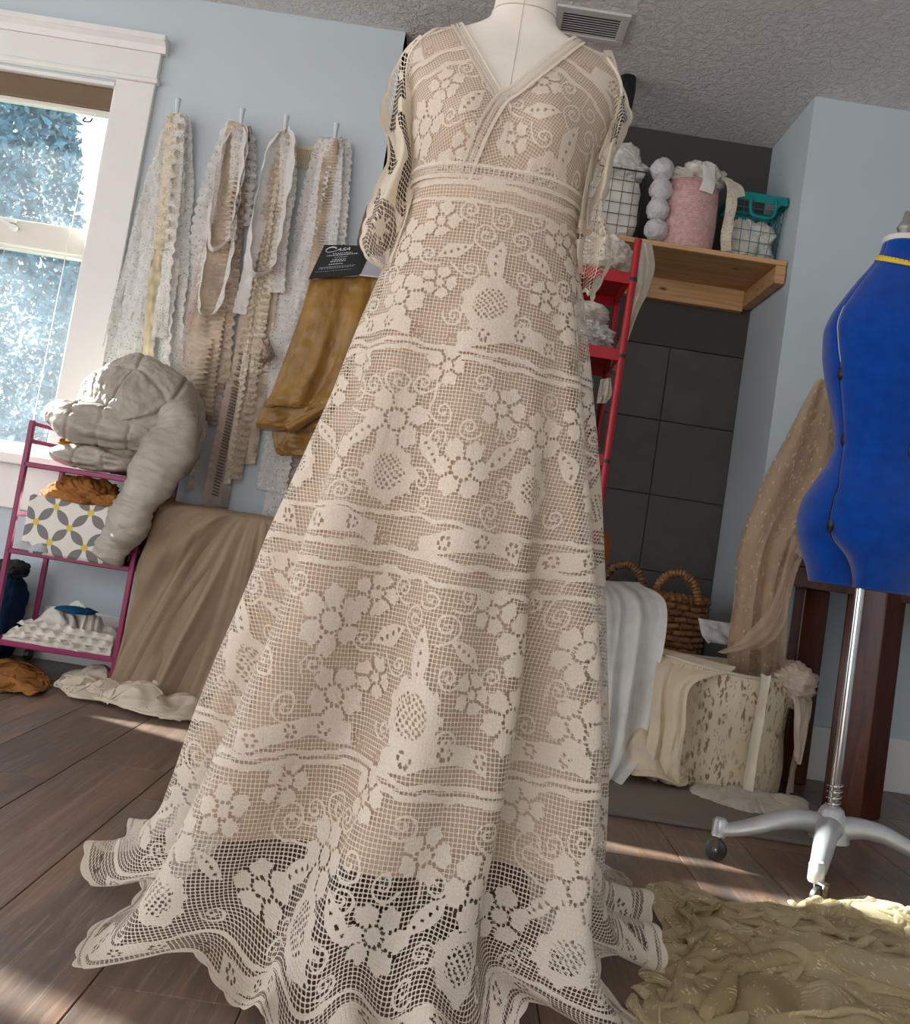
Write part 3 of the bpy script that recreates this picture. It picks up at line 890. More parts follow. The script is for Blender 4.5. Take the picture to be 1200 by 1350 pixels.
# --- open flutter sleeves: lace strips that hang beside the bodice
def sleeve(outer, inner, side, seed):
    n, m = 150, 90
    O = spline(outer, n); I = spline(inner, n)
    v = np.linspace(0, 1, n)[:, None]; uq = np.linspace(0, 1, m)[None, :]
    G = I[:, None, :] * (1 - uq[..., None]) + O[:, None, :] * uq[..., None]
    rip = sstep(.02, .30, v)
    G[..., 1] += rip * (.026 * np.sin(uq * 8.0 + 1.6 * np.sin(v * 4 + seed)) + .006 * np.sin(v * 17 + uq * 4 + seed))
    G[..., 0] += side * .005 * np.sin(v * 24 + seed) * uq ** 2 + side * .003 * np.abs(np.sin(v * 34)) * uq ** 4
    G[..., 2] += .006 * np.sin(uq * 14 + seed) * v
    s_ = np.cumsum(np.linalg.norm(np.diff(G, axis=1, prepend=G[:, :1]), axis=2), 1)
    h_ = np.cumsum(np.linalg.norm(np.diff(G, axis=0, prepend=G[:1]), axis=2), 0)
    mt = np.where(vnoise(s_ * 34 + seed, h_ * 34) > -.10, 1.0, 0.0)
    # one rosette near the lower end
    dx, dy = s_ - s_[:, -1:] * .55, h_ - .80 * h_[-1, :].mean()
    r = np.hypot(dx, dy); a = np.arctan2(dy, dx)
    mt = np.where(r < .05, 0, mt); mt = np.where((r < .017), 1, mt); mt = np.where((r > .017) & (r < .033) & (np.cos(a * 8) > .55), 1, mt)
    mt[:, -7:] = 1; mt[-5:] = 1; mt[:, :5] = 1
    o = grid_obj('sleeve', G, M_LACE_SL, gown, uv=np.stack([s_, h_], -1), attrs={'mot': mt})
    return o
yS = 1.63
def PX(lst, Y): return [at(a, b, Y) for a, b in lst]
sleeve(PX([(556, 46), (513, 102), (505, 150), (509, 200), (490, 260), (474, 298), (484, 340), (508, 362)], yS),
       PX([(556, 48), (548, 110), (546, 165), (552, 215), (545, 255), (535, 295), (522, 335), (516, 362)], yS - .02), -1, 0.6)
sleeve(PX([(804, 66), (827, 120), (829, 165), (806, 225), (796, 270), (803, 320), (799, 365), (778, 392)], yS),
       PX([(796, 66), (790, 120), (786, 165), (776, 215), (766, 265), (762, 310), (760, 350), (762, 388)], yS - .02), 1, 2.4)
# ================================================================== cloth shapes
def ridges(x, y, seed, k=1.0):
    wx = x + .35 * vnoise(x * 1.3 + seed, y * 1.3, seed) ; wy = y + .35 * vnoise(x * 1.3, y * 1.3 + seed, seed + 3)
    r = 0; tot = 0
    rs = np.random.RandomState(int(seed * 10) + 1)
    for i in range(4):
        a = rs.rand() * pi; f = k * (1.2 + 1.1 * i)
        q = (wx * cos(a) + wy * sin(a)) * f + rs.rand() * 9 + 1.1 * vnoise(wx * .9 * k, wy * .9 * k, i + seed)
        w = 1.0 / (1 + .55 * i)
        sn = np.sin(q * pi); r = r + w * (.55 * np.sqrt(sn * sn + .02) + .45 * (.5 + .5 * np.sin(q * pi * .8 + i))); tot += w
    return r / tot

def heap(name, outline, h, seed, mat, parent=None, z0=0.0, k=9.0, nr=70, na=220, edge=.35, wob=.03, centre=None, floorz=None):
    O = np.array(outline, float)
    c = O.mean(0) if centre is None else np.array(centre, float)
    O = np.vstack([O, O[:1]])
    dens = []
    for i in range(len(O) - 1):
        for t_ in np.linspace(0, 1, 40, endpoint=False): dens.append(O[i] * (1 - t_) + O[i + 1] * t_)
    D = np.array(dens) - c
    an = np.arctan2(D[:, 1], D[:, 0]); rr = np.hypot(D[:, 0], D[:, 1])
    od = np.argsort(an); an, rr = an[od], rr[od]
    phi = np.linspace(-pi, pi, na, endpoint=False)
    R = np.interp(phi, an, rr, period=2 * pi)
    for _ in range(6): R = (np.roll(R, 1) + R * 2 + np.roll(R, -1)) / 4
    R = R * (1 + .05 * vnoise(np.cos(phi) * 5 + seed, np.sin(phi) * 5, seed) + .03 * vnoise(np.cos(phi) * 11 + seed, np.sin(phi) * 11, seed))
    rho = np.linspace(0.0, 1, nr) ** .9
    X = c[0] + rho[:, None] * R[None, :] * np.cos(phi)[None, :]; Y = c[1] + rho[:, None] * R[None, :] * np.sin(phi)[None, :]
    q = ridges(X * k * .5, Y * k * .5, seed); q = ((q - q.min()) / (q.max() - q.min())) ** 1.2
    prof = np.sqrt(np.maximum(1 - rho[:, None] ** 4, 0)) if edge < .52 else (1 - rho[:, None] ** 2.6) ** (edge * 1.2)
    Z = h * prof * (.16 + .62 * q + .26 * (fbm(X * 3.0 + seed, Y * 3.0, seed, 2) * .5 + .5)) 
    e = wob * prof
    X2 = X + e * vnoise(X * k, Y * k, seed + 5); Y2 = Y + e * vnoise(X * k, Y * k, seed + 8)
    Z = Z + .004 + .0015 * fbm(X * 60, Y * 60, seed, 2)
    Z[-1] = .001
    return grid_obj(name, np.stack([X2, Y2, Z + z0], -1), mat, parent, wrap=True, uv=np.stack([X, Y], -1))

def crumple(name, outline, seed, mat, parent=None, z0=0.0, n=64, comp=.62, amp=.06, mound=.05, steps=70, bend=.35, uvs=1.0, mk=6.0, z_init=None):
    """cloth pushed together on the floor: the grid starts squeezed and buckles into folds"""
    O = np.array(list(outline), float)
    c = O.mean(0); D = np.vstack([O, O[:1]])
    D = np.concatenate([D[i] * (1 - t_) + D[i + 1] * t_ for i in range(len(D) - 1) for t_ in [np.linspace(0, 1, 30, endpoint=False)[:, None]]]) - c
    an = np.arctan2(D[:, 1], D[:, 0]); rr = np.hypot(D[:, 0], D[:, 1]); od = np.argsort(an)
    I, J = np.meshgrid(np.linspace(-1, 1, n), np.linspace(-1, 1, n), indexing='ij')
    # square -> disc -> outline
    dx_ = I * np.sqrt(1 - J * J / 2); dy_ = J * np.sqrt(1 - I * I / 2)
    a = np.arctan2(dy_, dx_); r = np.hypot(dx_, dy_)
    R = np.interp(a, an[od], rr[od], period=2 * pi)
    X = c[0] + r * R * np.cos(a) * .93; Y = c[1] + r * R * np.sin(a) * .93
    sp = np.hypot(np.gradient(X, axis=0), np.gradient(Y, axis=0)).mean() * .5 + np.hypot(np.gradient(X, axis=1), np.gradient(Y, axis=1)).mean() * .5
    L = sp / comp
    hmap = lambda x, y: mound * np.clip(1.9 * (ridges(x * mk * .28, y * mk * .28, seed) - .30), 0, 1.1)
    edge = np.clip(1.0 - r ** 4, 0, 1)
    Z = amp * edge * (1 + 1.0 * vnoise(I * n / 12 + seed, J * n / 12, seed) + .9 * vnoise(I * n / 6 + seed, J * n / 6, seed + 2) + .5 * vnoise(I * n / 3.2, J * n / 3.2 + seed, seed + 4)) + mound * edge
    P0 = np.stack([X, Y, np.maximum(Z, .004)], -1)
    lim = r * R
    def col(P):
        # keep within the outline and above the ground
        q = P[..., :2] - c; aa = np.arctan2(q[..., 1], q[..., 0]); ra = np.hypot(q[..., 0], q[..., 1]) + 1e-9
        Rl = np.interp(aa, an[od], rr[od], period=2 * pi)
        k = np.minimum(1, Rl / ra)
        Q = P.copy(); Q[..., :2] = c + q * k[..., None]
        fl_ = hmap(Q[..., 0], Q[..., 1]) * np.clip(1 - (ra / Rl) ** 3, 0, 1) + .004
        h = Q[..., 2] < fl_
        Q[..., 2] = np.maximum(Q[..., 2], fl_)
        return Q, h
    P = drape(n, n, L, (0, 0, 0), col, steps, 5, bend, .96, seed=int(seed * 10), start=P0)
    # light smoothing
    for _ in range(1):
        P[1:-1, 1:-1] = .5 * P[1:-1, 1:-1] + .125 * (P[:-2, 1:-1] + P[2:, 1:-1] + P[1:-1, :-2] + P[1:-1, 2:])
    P[..., 2] += z0
    return grid_obj(name, P, mat, parent, uv=np.stack([I * n * L * .5, J * n * L * .5], -1) * uvs, subsurf=1)

def lump(name, c, rad, seed, mat, parent=None, amp=.25, k=4.0, n=80, flat=None, sq=2.0):
    """bundled cloth: a folded rounded mass"""
    u = np.linspace(.001, pi - .001, n)[:, None]; v = np.linspace(0, 2 * pi, 2 * n, endpoint=False)[None, :]
    p = 2.0 / sq
    f = lambda a: np.sign(a) * np.abs(a) ** p
    d = np.stack(np.broadcast_arrays(f(np.sin(u)) * f(np.cos(v)), f(np.sin(u)) * f(np.sin(v)), f(np.cos(u)) + 0 * v), -1)
    x, y, z = d[..., 0], d[..., 1], d[..., 2]
    q = ridges(x * k * .5 + .4 * z * k, y * k * .5 - .6 * z * k, seed) + .5 * fbm(x * 2 + seed, y * 2, z * 2, 3)
    s = 1 - amp * .5 + amp * q
    # soften the poles
    P = d * s[..., None] * np.array(rad) + np.array(c)
    if flat is not None:
        P[..., 2] = np.maximum(P[..., 2], flat + .0015)
    uv = np.stack([x * rad[0] + y * rad[1], z * rad[2] + y * rad[1] * .3], -1)
    return grid_obj(name, P, mat, parent, wrap=True, uv=uv)

def sheet(name, rows, nf, amp, mat, parent=None, seed=0.0, n=110, m=90, sharp=.8, grow=True, solid=0.0, nrm=(0, 1, 0), sub=0):
    """hanging cloth; rows = list of (left point, right point) from top to bottom"""
    Lp = spline([r[0] for r in rows], n); Rp = spline([r[1] for r in rows], n)
    u = np.linspace(0, 1, m)[None, :]; v = np.linspace(0, 1, n)[:, None]
    G = Lp[:, None] * (1 - u[..., None]) + Rp[:, None] * u[..., None]
    w = np.sin(2 * pi * nf * (u + .05 * np.sin(3 * v + seed)) + seed + 1.3 * np.sin(2.2 * v + seed * 2)) + .5 * np.sin(2 * pi * nf * 1.7 * u + seed * 3 + 2 * v)
    w = np.sign(w) * np.abs(w) ** sharp
    A = amp * (.25 + .75 * v if grow else 1.0)
    dsp = A * w + amp * .35 * fbm(u * 5 + seed, v * 6, seed, 3)
    G = G + dsp[..., None] * np.array(nrm)[None, None, :]
    G[..., 0] += .3 * amp * np.cos(2 * pi * nf * u + seed) * (v if grow else 1.0)
    s_ = np.cumsum(np.linalg.norm(np.diff(G, axis=1, prepend=G[:, :1]), axis=2), 1)
    h_ = np.cumsum(np.linalg.norm(np.diff(G, axis=0, prepend=G[:1]), axis=2), 0)
    return grid_obj(name, G, mat, parent, uv=np.stack([s_, h_], -1), solid=solid, subsurf=sub)

def ribbon(name, path, w, mat, parent=None, n=120, m=9, ruffle=0.0, rf=60.0, scal=0.0, sf=90.0, twist=0.0, side=(1, 0, 0), seed=0.0, curl=0.0, wend=None):
    C = spline(path, n)
    L = np.concatenate([[0], np.cumsum(np.linalg.norm(np.diff(C, axis=0), axis=1))])
    T = np.gradient(C, axis=0); T /= np.linalg.norm(T, axis=1)[:, None]
    sd = np.array(side, float)[None, :] - T * (T @ np.array(side, float))[:, None]
    sd /= np.linalg.norm(sd, axis=1)[:, None]
    nm = np.cross(T, sd)
    ang = twist * np.sin(L * 9 + seed) + .25 * vnoise(L * 7 + seed, 0, seed)
    sd2 = sd * np.cos(ang)[:, None] + nm * np.sin(ang)[:, None]; nm2 = np.cross(T, sd2)
    q = np.linspace(-1, 1, m)[None, :]
    ww = np.interp(np.linspace(0, 1, n), [0, .05, .2, 1], [w * .22, w * .5, w, wend or w])[:, None] * .5
    ed = 1 + scal * np.abs(np.sin(L * sf))[:, None] * (q ** 4)
    off = ruffle * np.sin(L * rf + seed)[:, None] * (.35 + .65 * q) + curl * (q ** 2) + .003 * vnoise(L[:, None] * 20 + seed, q * 2, seed)
    G = C[:, None] + sd2[:, None] * (q * ww * ed)[..., None] + nm2[:, None] * off[..., None]
    uv = np.stack(np.broadcast_arrays(q * w * .5 + seed, L[:, None]), -1)
    return grid_obj(name, G, mat, parent, uv=uv)

def drape(nx, ny, dx, origin, collide, steps=150, iters=6, bend=.25, damp=.985, ax=(1, 0, 0), ay=(0, 1, 0), seed=1, pin=None, start=None):
    """position-based cloth that falls on its colliders"""
    rs = np.random.RandomState(seed)
    I, J = np.meshgrid(np.arange(nx), np.arange(ny), indexing='ij')
    P = np.array(origin, float) + I[..., None] * dx * np.array(ax, float) + J[..., None] * dx * np.array(ay, float)
    P += rs.randn(*P.shape) * dx * .03
    if start is not None: P = start.copy()
    Q = P.copy()
    dt = 1 / 60
    def con(a, b, L, k):
        d = P[b] - P[a]
        l = np.linalg.norm(d, axis=-1, keepdims=True) + 1e-9
        c = d * (.5 * k * (l - L) / l)
        P[a] += c; P[b] -= c
    def sl(i0, di, j0, dj):
        return None
    s2 = dx * sqrt(2)
    E = []
    for o in (0, 1):
        a = (slice(o, nx - 1, 2), slice(None)); b = (slice(o + 1, nx, 2), slice(None)); n_ = (nx - 1 - o + 1) // 2
        E.append((a, b, dx, 1.0))
        a = (slice(None), slice(o, ny - 1, 2)); b = (slice(None), slice(o + 1, ny, 2)); E.append((a, b, dx, 1.0))
    for o in (0, 1):
        E.append(((slice(o, nx - 1, 2), slice(0, ny - 1)), (slice(o + 1, nx, 2), slice(1, ny)), s2, .35))
        E.append(((slice(o, nx - 1, 2), slice(1, ny)), (slice(o + 1, nx, 2), slice(0, ny - 1)), s2, .35))
    for o in range(4):
        for ax_ in (0, 1):
            n_ = nx if ax_ == 0 else ny
            ia = np.concatenate([np.arange(s, min(s + 1, n_)) for s in range(o, n_ - 2, 4)]) if n_ - 2 > o else np.array([], int)
            if ax_ == 0: E.append(((ia,), (ia + 2,), 2 * dx, bend))
            else: E.append(((slice(None), ia), (slice(None), ia + 2), 2 * dx, bend))
    for st in range(steps):
        V = (P - Q) * damp
        Q = P.copy()
        P += V; P[..., 2] -= 9.8 * dt * dt
        for it in range(iters):
            for (a, b, L, k) in E: con(a, b, L, k)
            if pin is not None: P[pin[0]] = pin[1]
        P2, hit = collide(P)
        P[...] = P2
        Q = np.where(hit[..., None], P * .75 + Q * .25, Q)
    return P

def box_col(P, lo, hi, r=.012):
    lo = np.array(lo) - r; hi = np.array(hi) + r
    ins = ((P > lo) & (P < hi)).all(-1)
    d = np.stack([P[..., 0] - lo[0], hi[0] - P[..., 0], P[..., 1] - lo[1], hi[1] - P[..., 1], hi[2] - P[..., 2]], -1)
    k = d.argmin(-1)
    Q = P.copy()
    for i, (ax_, val) in enumerate(((0, lo[0]), (0, hi[0]), (1, lo[1]), (1, hi[1]), (2, hi[2]))):
        m = ins & (k == i); Q[..., ax_][m] = val
    return Q, ins
def floor_col(P, z=.004):
    h = P[..., 2] < z
    Q = P.copy(); Q[..., 2] = np.maximum(Q[..., 2], z)
    return Q, h

def wires(m, a, b, r, n=6): m.tube([a, b], r, n)
# ================================================================== alcove shelf and its baskets
def m_pine():
    t = NT('pine'); co = t.coord()
    g = t.noise(t.mapped(co, (1.2, 14, 30)), 1.6, 5, .6, 1.5)
    kn = t.n('ShaderNodeTexVoronoi', feature='F1', i={'Scale': 5.0}); t.l(t.mapped(co, (1, 2, 2.5)), kn.inputs['Vector'])
    k = t.math('MULTIPLY_ADD', kn.outputs['Distance'], -14.0, 1.6, clamp=True)
    c = t.ramp(g, [(.3, S(176, 132, 88)), (.7, S(214, 172, 122))])
    t.col(t.mixc(k, c, S(110, 66, 36))).rough(.55)
    t.bump(g, .15, .002)
    return t.m
M_PINE = m_pine()
sh = empty('wall_shelf', (0.3, 3.47, 1.81), 'pine board shelf across the dark alcove', 'shelf')
MB().bb(NX0 + .004, NX1 - .006, 3.275, NICHE_Y - .006, 1.810, 1.829).build('board', M_PINE, sh, bevel=.002)
MB().bb(NX0 + .004, NX1 - .046, NICHE_Y - .045, NICHE_Y - .007, 1.722, 1.809).build('back_cleat', M_PINE, sh, bevel=.002)
MB().bb(NX1 - .044, NX1 - .006, 3.277, NICHE_Y - .008, 1.742, 1.809).build('side_cleat', M_PINE, sh, bevel=.002)
MB().bb(NX0 + .006, NX0 + .044, 3.277, NICHE_Y - .046, 1.742, 1.809).build('side_cleat', M_PINE, sh, bevel=.002)
STOP = 1.8295
M_WHITE = cloth('white_cotton', (.80, .78, .73)); M_CREAM = cloth('cream_cotton', (.82, .74, .60)); M_OFF = cloth('off_white_lace_cloth', (.82, .78, .70), var=.18, wr=.7)
M_TRW = trim_lace('white_trim_lace', (.88, .86, .82)); M_TRC = trim_lace('cream_trim_lace', (.84, .75, .60)); M_TRB = trim_lace('beige_trim_lace', (.66, .55, .43)); M_TRP = trim_lace('blush_trim_lace', (.74, .62, .55))
# pink basket with pompoms
def m_pinkrope():
    t = NT('pink_rope_weave'); co = t.coord()
    w = t.n('ShaderNodeTexWave', wave_type='BANDS', bands_direction='Z', i={'Scale': 48.0, 'Distortion': 1.2, 'Detail': 2.0}); t.l(co, w.inputs['Vector'])
    t.col(t.ramp(t.noise(co, 60, 3), [(.3, S(196, 150, 148)), (.7, S(222, 182, 178))])).rough(.9)
    t.bump(w.outputs[0], .5, .004)
    return t.m
pb = empty('rope_basket', (.688, 3.405, STOP), 'pale pink rope basket with white pompoms on the pine shelf', 'basket')
prof = [(.098, 0), (.104, .03), (.107, .12), (.104, .22), (.099, .275), (.094, .275), (.098, .22), (.101, .12), (.098, .03), (.0, .012)]
MB().lathe([(r, z + STOP) for r, z in prof], (.688, 3.405, 0), 64, cap=False).build('basket_body', m_pinkrope(), pb, smooth=True)
MB().lathe([(.0, STOP + .001), (.098, STOP + .0012), (.098, STOP + .004)], (.688, 3.405, 0), 40, cap=False).build('basket_base', m_pinkrope(), pb)
M_POM = cloth('pompom_yarn', (.80, .78, .78), wr=1.0)
for k in range(4):
    p = at(873 + (0, -1.5, -5, -8)[k], 224 + 26.5 * k, 3.345)
    lump('pompom', p, (.044, .044, .041), 5 + k, M_POM, pb, amp=.16, k=16, n=44)
lump('lace_scrap', (.700, 3.40, STOP + .30), (.10, .085, .055), 3.1, M_OFF, None, amp=.5, k=5)
tag(bpy.data.objects['lace_scrap'], 'crumpled cream lace cloth filling the pink rope basket', 'cloth')
o = ribbon('lace_strip', [(.70, 3.30, STOP + .335), (.715, 3.287, STOP + .305), (.722, 3.286, STOP + .255), (.715, 3.287, STOP + .215)], .05, M_WHITE, None, 40, 9, .006, 70); tag(o, 'white ribbon end hanging over the front of the pink basket', 'ribbon')
o = ribbon('lace_strip', [(.775, 3.345, STOP + .305), (.815, 3.325, STOP + .275), (.825, 3.322, STOP + .19), (.822, 3.325, STOP + .08), (.83, 3.325, STOP + .02)], .04, M_TRC, None, 60, 9, .006, 60); tag(o, 'cream lace strip hanging down the right side of the pink basket', 'ribbon')
o = ribbon('lace_strip', [(.80, 3.34, STOP + .285), (.84, 3.33, STOP + .265), (.855, 3.33, STOP + .235)], .05, M_CREAM, None, 30, 7, .006, 60); tag(o, 'short pointed cream cloth end sticking out right of the pink basket', 'ribbon')
o = ribbon('lace_strip', [(.60, 3.40, STOP + .29), (.565, 3.36, STOP + .27), (.552, 3.34, STOP + .19), (.545, 3.335, STOP + .10)], .045, M_TRC, None, 50, 9, .008, 50); tag(o, 'beige lace strip hanging left of the pompoms', 'ribbon')
# wire baskets
def wire_basket(name, x0, x1, y0, y1, z0, z1, nx, ny, nz, mat, label, rim=.003, flare=.0, wr=.0013):
    e = empty(name, ((x0 + x1) / 2, (y0 + y1) / 2, z0), label, 'basket')
    def corner(x, y, t_): # widening upward
        cx, cy = (x0 + x1) / 2, (y0 + y1) / 2
        k = 1 - flare * (1 - t_)
        return (cx + (x - cx) * k, cy + (y - cy) * k, z0 + (z1 - z0) * t_)
    faces = {'front': ((x0, y0), (x1, y0), nx), 'back': ((x0, y1), (x1, y1), nx), 'left': ((x0, y0), (x0, y1), ny), 'right': ((x1, y0), (x1, y1), ny)}
    for nm, (a, b, n_) in faces.items():
        m = MB()
        for i in range(n_ + 1):
            x, y = a[0] + (b[0] - a[0]) * i / n_, a[1] + (b[1] - a[1]) * i / n_
            m.tube([corner(x, y, 0), corner(x, y, 1)], wr, 5)
        for j in range(nz):
            m.tube([corner(*a, j / nz), corner(*b, j / nz)], wr, 5)
        m.build('wire_side', mat, e, smooth=True)
    m = MB()
    for i in range(nx + 1):
        x = x0 + (x1 - x0) * i / nx; m.tube([corner(x, y0, 0), corner(x, y1, 0)], wr, 5)
    for i in range(ny + 1):
        y = y0 + (y1 - y0) * i / ny; m.tube([corner(x0, y, 0), corner(x1, y, 0)], wr, 5)
    m.build('wire_base', mat, e, smooth=True)
    MB().tube([corner(x0, y0, 1), corner(x1, y0, 1), corner(x1, y1, 1), corner(x0, y1, 1), corner(x0, y0, 1)], rim, 8).build('rim', mat, e, smooth=True)
    return e
M_BLKW = plain('black_wire', (.03, .03, .03), .5); M_TEAL = plain('teal_enamel', S(0, 128, 132), .35, var=.05)
wire_basket('wire_basket', .245, .492, 3.30, 3.52, STOP + .0015, 2.088, 6, 5, 6, M_BLKW, 'black wire basket of white cloth on the left end of the pine shelf')
o = lump('folded_cloth', (.37, 3.41, STOP + .128), (.118, .104, .124), 2.2, M_OFF, None, amp=.06, k=4, sq=4.5, flat=STOP + .003); tag(o, 'greyish white cloth packed inside the black wire basket', 'cloth')
o = lump('folded_cloth', (.405, 3.40, 2.135), (.095, .09, .072), 6.3, M_WHITE, None, amp=.35, k=3.0); tag(o, 'rolled white cloth on top of the black wire basket', 'cloth')
tb = wire_basket('wire_basket', .842, 1.040, 3.36, 3.54, STOP + .0015, 2.085, 5, 4, 6, M_TEAL, 'teal wire basket of white lace at the right end of the pine shelf', rim=.002, flare=.14)
cx, cy = .941, 3.45
m = MB()
for (a, b) in (((.838, 3.356), (1.044, 3.356)), ((1.044, 3.356), (1.044, 3.544)), ((1.044, 3.544), (.838, 3.544)), ((.838, 3.544), (.838, 3.356))):
    m.bb(min(a[0], b[0]) - .003, max(a[0], b[0]) + .003, min(a[1], b[1]) - .003, max(a[1], b[1]) + .003, 2.066, 2.100)
m.build('rim_band', M_TEAL, tb, bevel=.003)
m = MB(); m.tube(spline([(.905, 3.352, 2.085), (.903, 3.350, 2.055), (.91, 3.350, 2.02), (.93, 3.350, 2.008), (.975, 3.350, 2.008), (.995, 3.350, 2.02), (1.0, 3.350, 2.055), (.998, 3.352, 2.085)], 50), .006, 8)
m.build('handle', M_TEAL, tb, smooth=True)
o = lump('lace_scrap', (.941, 3.45, STOP + .088), (.086, .075, .09), 8.2, M_OFF, None, amp=.30, k=7, sq=3.2, flat=STOP + .004); tag(o, 'heap of white lace inside the teal wire basket', 'cloth')

# ================================================================== red metal shelf rack
M_RED = plain('red_enamel', S(172, 18, 34), .35, var=.08, scale=20)
M_BLACKP = plain('black_plastic', (.015, .015, .016), .4)
RX0, RX1, RY0, RY1 = -.16, .437, 2.905, 3.19
rr_ = empty('shelf_rack', (.14, 3.05, 0), 'red metal shelf rack standing behind the gown', 'shelf')
for x in (RX0, RX1):
    for y in (RY0, RY1):
        p = MB().lathe([(.0125, .012), (.0125, 1.69)], (x, y, 0), 18).build('post', M_RED, rr_, smooth=True, auto=40)
        for z in (.30, .655, .955, 1.30, 1.555):
            MB().lathe([(.0145, z - .006), (.0145, z + .006)], (x, y, 0), 18).build('joint_ring', M_BLACKP, p, smooth=True, auto=40)
for z in (.05, .675, .97, 1.315, 1.57):
    s = MB(); s.bb(RX0 + .012, RX1 - .012, RY0 - .004, RY1 + .004, z, z + .004)
    s.bb(RX0 + .010, RX1 - .010, RY0 - .008, RY0 - .004, z - .032, z + .006); s.bb(RX0 + .010, RX1 - .010, RY1 + .004, RY1 + .008, z - .032, z + .006)
    s.bb(RX0 - .006, RX0 - .002 + .012, RY0 + .014, RY1 - .014, z - .032, z + .006); s.bb(RX1 - .010, RX1 - .006, RY0 + .014, RY1 - .014, z - .032, z + .006)
    s.build('shelf_tray', M_RED, rr_, bevel=.0015)
o = lump('lace_scrap', (.325, 3.04, 1.576 + .062), (.125, .13, .075), 4.4, M_OFF, None, amp=.35, k=5, flat=1.576); tag(o, 'pile of off white lace on the top tray of the red rack', 'cloth')
o = sheet('hanging_cloth', [(at(838, 318, 3.0), at(860, 322, 3.06)), (at(842, 345, 2.99), at(864, 352, 3.06)), (at(838, 385, 2.99), at(855, 385, 3.06)), (at(825, 425, 3.0), at(840, 415, 3.06)), (at(806, 480, 3.02), at(812, 490, 3.06))], 2, .012, M_CREAM, None, 1.2, 80, 40); tag(o, 'cream cloth hanging over the right side of the red rack', 'cloth')
o = lump('lace_scrap', (.30, 3.02, 1.321 + .05), (.115, .11, .06), 7.7, M_TRW, None, amp=.4, k=6, flat=1.321); tag(o, 'white lace heap on the second tray of the red rack', 'cloth')
o = lump('folded_knit', (.285, 3.02, 1.321 + .125), (.105, .10, .032), 1.7, M_OFF, None, amp=.14, k=9, sq=3); tag(o, 'folded oatmeal knit on top of the white lace in the red rack', 'cloth')
o = sheet('hanging_cloth', [(at(792, 500, 3.0), at(806, 498, 3.0)), (at(788, 520, 2.985), at(806, 520, 2.985)), (at(786, 532, 2.98), at(798, 532, 2.98))], 2, .01, M_TRC, None, .4, 30, 20); tag(o, 'beige lace end hanging below the second tray of the red rack', 'cloth')
M_RUST = cloth('rust_brown_cloth', S(150, 92, 52))
o = sheet('hanging_cloth', [(at(788, 702, 2.90), at(795, 695, 2.94)), (at(790, 715, 2.885), at(806, 712, 2.93)), (at(792, 735, 2.88), at(804, 738, 2.92)), (at(794, 758, 2.88), at(797, 758, 2.90))], 1.2, .008, M_RUST, None, .9, 50, 24); tag(o, 'rust brown cloth corner hanging by the red rack post', 'cloth')
M_SKY = cloth('light_blue_cloth', S(130, 180, 200))
o = lump('folded_cloth', (.22, 3.03, .98 + .15), (.14, .10, .145), 2.9, M_SKY, None, amp=.18, k=4, sq=3.5, flat=.976); tag(o, 'light blue folded cloth on the third tray of the red rack', 'cloth')

# ================================================================== wicker basket and bin on the hearth
HZ = .0125
def m_wicker():
    t = NT('wicker'); co = t.coord()
    t.col(t.ramp(t.noise(t.mapped(co, (30, 30, 60)), 1.5, 4), [(.3, S(92, 56, 30)), (.5, S(140, 96, 58)), (.75, S(182, 138, 92))])).rough(.6)
    t.bump(t.noise(co, 160, 3), .4, .002)
    return t.m
M_WICK = m_wicker()
wb = empty('wicker_basket', (.66, 3.36, HZ), 'brown woven wicker basket with two loop handles in the alcove', 'basket')
WCX, WCY, WRX, WRY = .66, 3.365, .285, .165
na = 320
ang = np.linspace(0, 2 * pi, na, endpoint=False)
def wk(z): return .86 + .14 * z / .54
NST = 26
for r_ in range(23):
    z = HZ + .018 + r_ * .0222
    k = wk(z)
    off = .0075 * np.sin(ang * NST + pi * (r_ % 2))
    path = np.stack([WCX + (WRX * k + off) * np.cos(ang), WCY + (WRY * k + off) * np.sin(ang), np.full(na, z) + .002 * np.sin(ang * 7 + r_)], 1)
    MB().tube(path, .0112, 7, closed=True, upv=(0, 0, 1)).build('wicker_strand', M_WICK, wb, smooth=True)
for i in range(NST):
    a = 2 * pi * (i + .25) / NST
    MB().tube([(WCX + WRX * wk(z) * cos(a), WCY + WRY * wk(z) * sin(a), z) for z in np.linspace(HZ + .002, HZ + .53, 8)], .0055, 6).build('stake', M_WICK, wb, smooth=True)
pth = np.stack([WCX + WRX * np.cos(ang), WCY + WRY * np.sin(ang), np.full(na, HZ + .535)], 1)
MB().tube(pth, .013 + .003 * np.sin(ang * 60), 9, closed=True).build('rim', M_WICK, wb, smooth=True)
for (hx, hy) in ((.795, WCY - WRY * .92), (.665, WCY + WRY * .98)):
    a = np.linspace(0, pi, 90)
    pts = np.stack([hx + .078 * np.cos(a), np.full(90, hy), HZ + .525 + .098 * np.sin(a)], 1)
    MB().tube(pts, .0145 + .0028 * np.sin(a * 46), 9).build('handle', M_WICK, wb, smooth=True)
M_DRWH = cloth('white_drape', (.90, .90, .87), wr=.12, trans=.3)
rows = [((.475, 3.24, .560), (.655, 3.20, .585)), ((.475, 3.17, .560), (.655, 3.15, .578)), (at(787, 800, 3.02), at(877, 797, 3.02)), (at(782, 880, 2.92), at(866, 880, 2.92)), (at(778, 960, 2.84), at(850, 960, 2.86)), (at(774, 1005, 2.76), at(838, 1000, 2.80)), (at(768, 1027, 2.70), at(815, 1030, 2.70))]
o = sheet('draped_cloth', rows, 2.7, .026, M_DRWH, None, 2.0, 130, 110); tag(o, 'white cloth draped over the left end of the wicker basket to the floor', 'cloth')
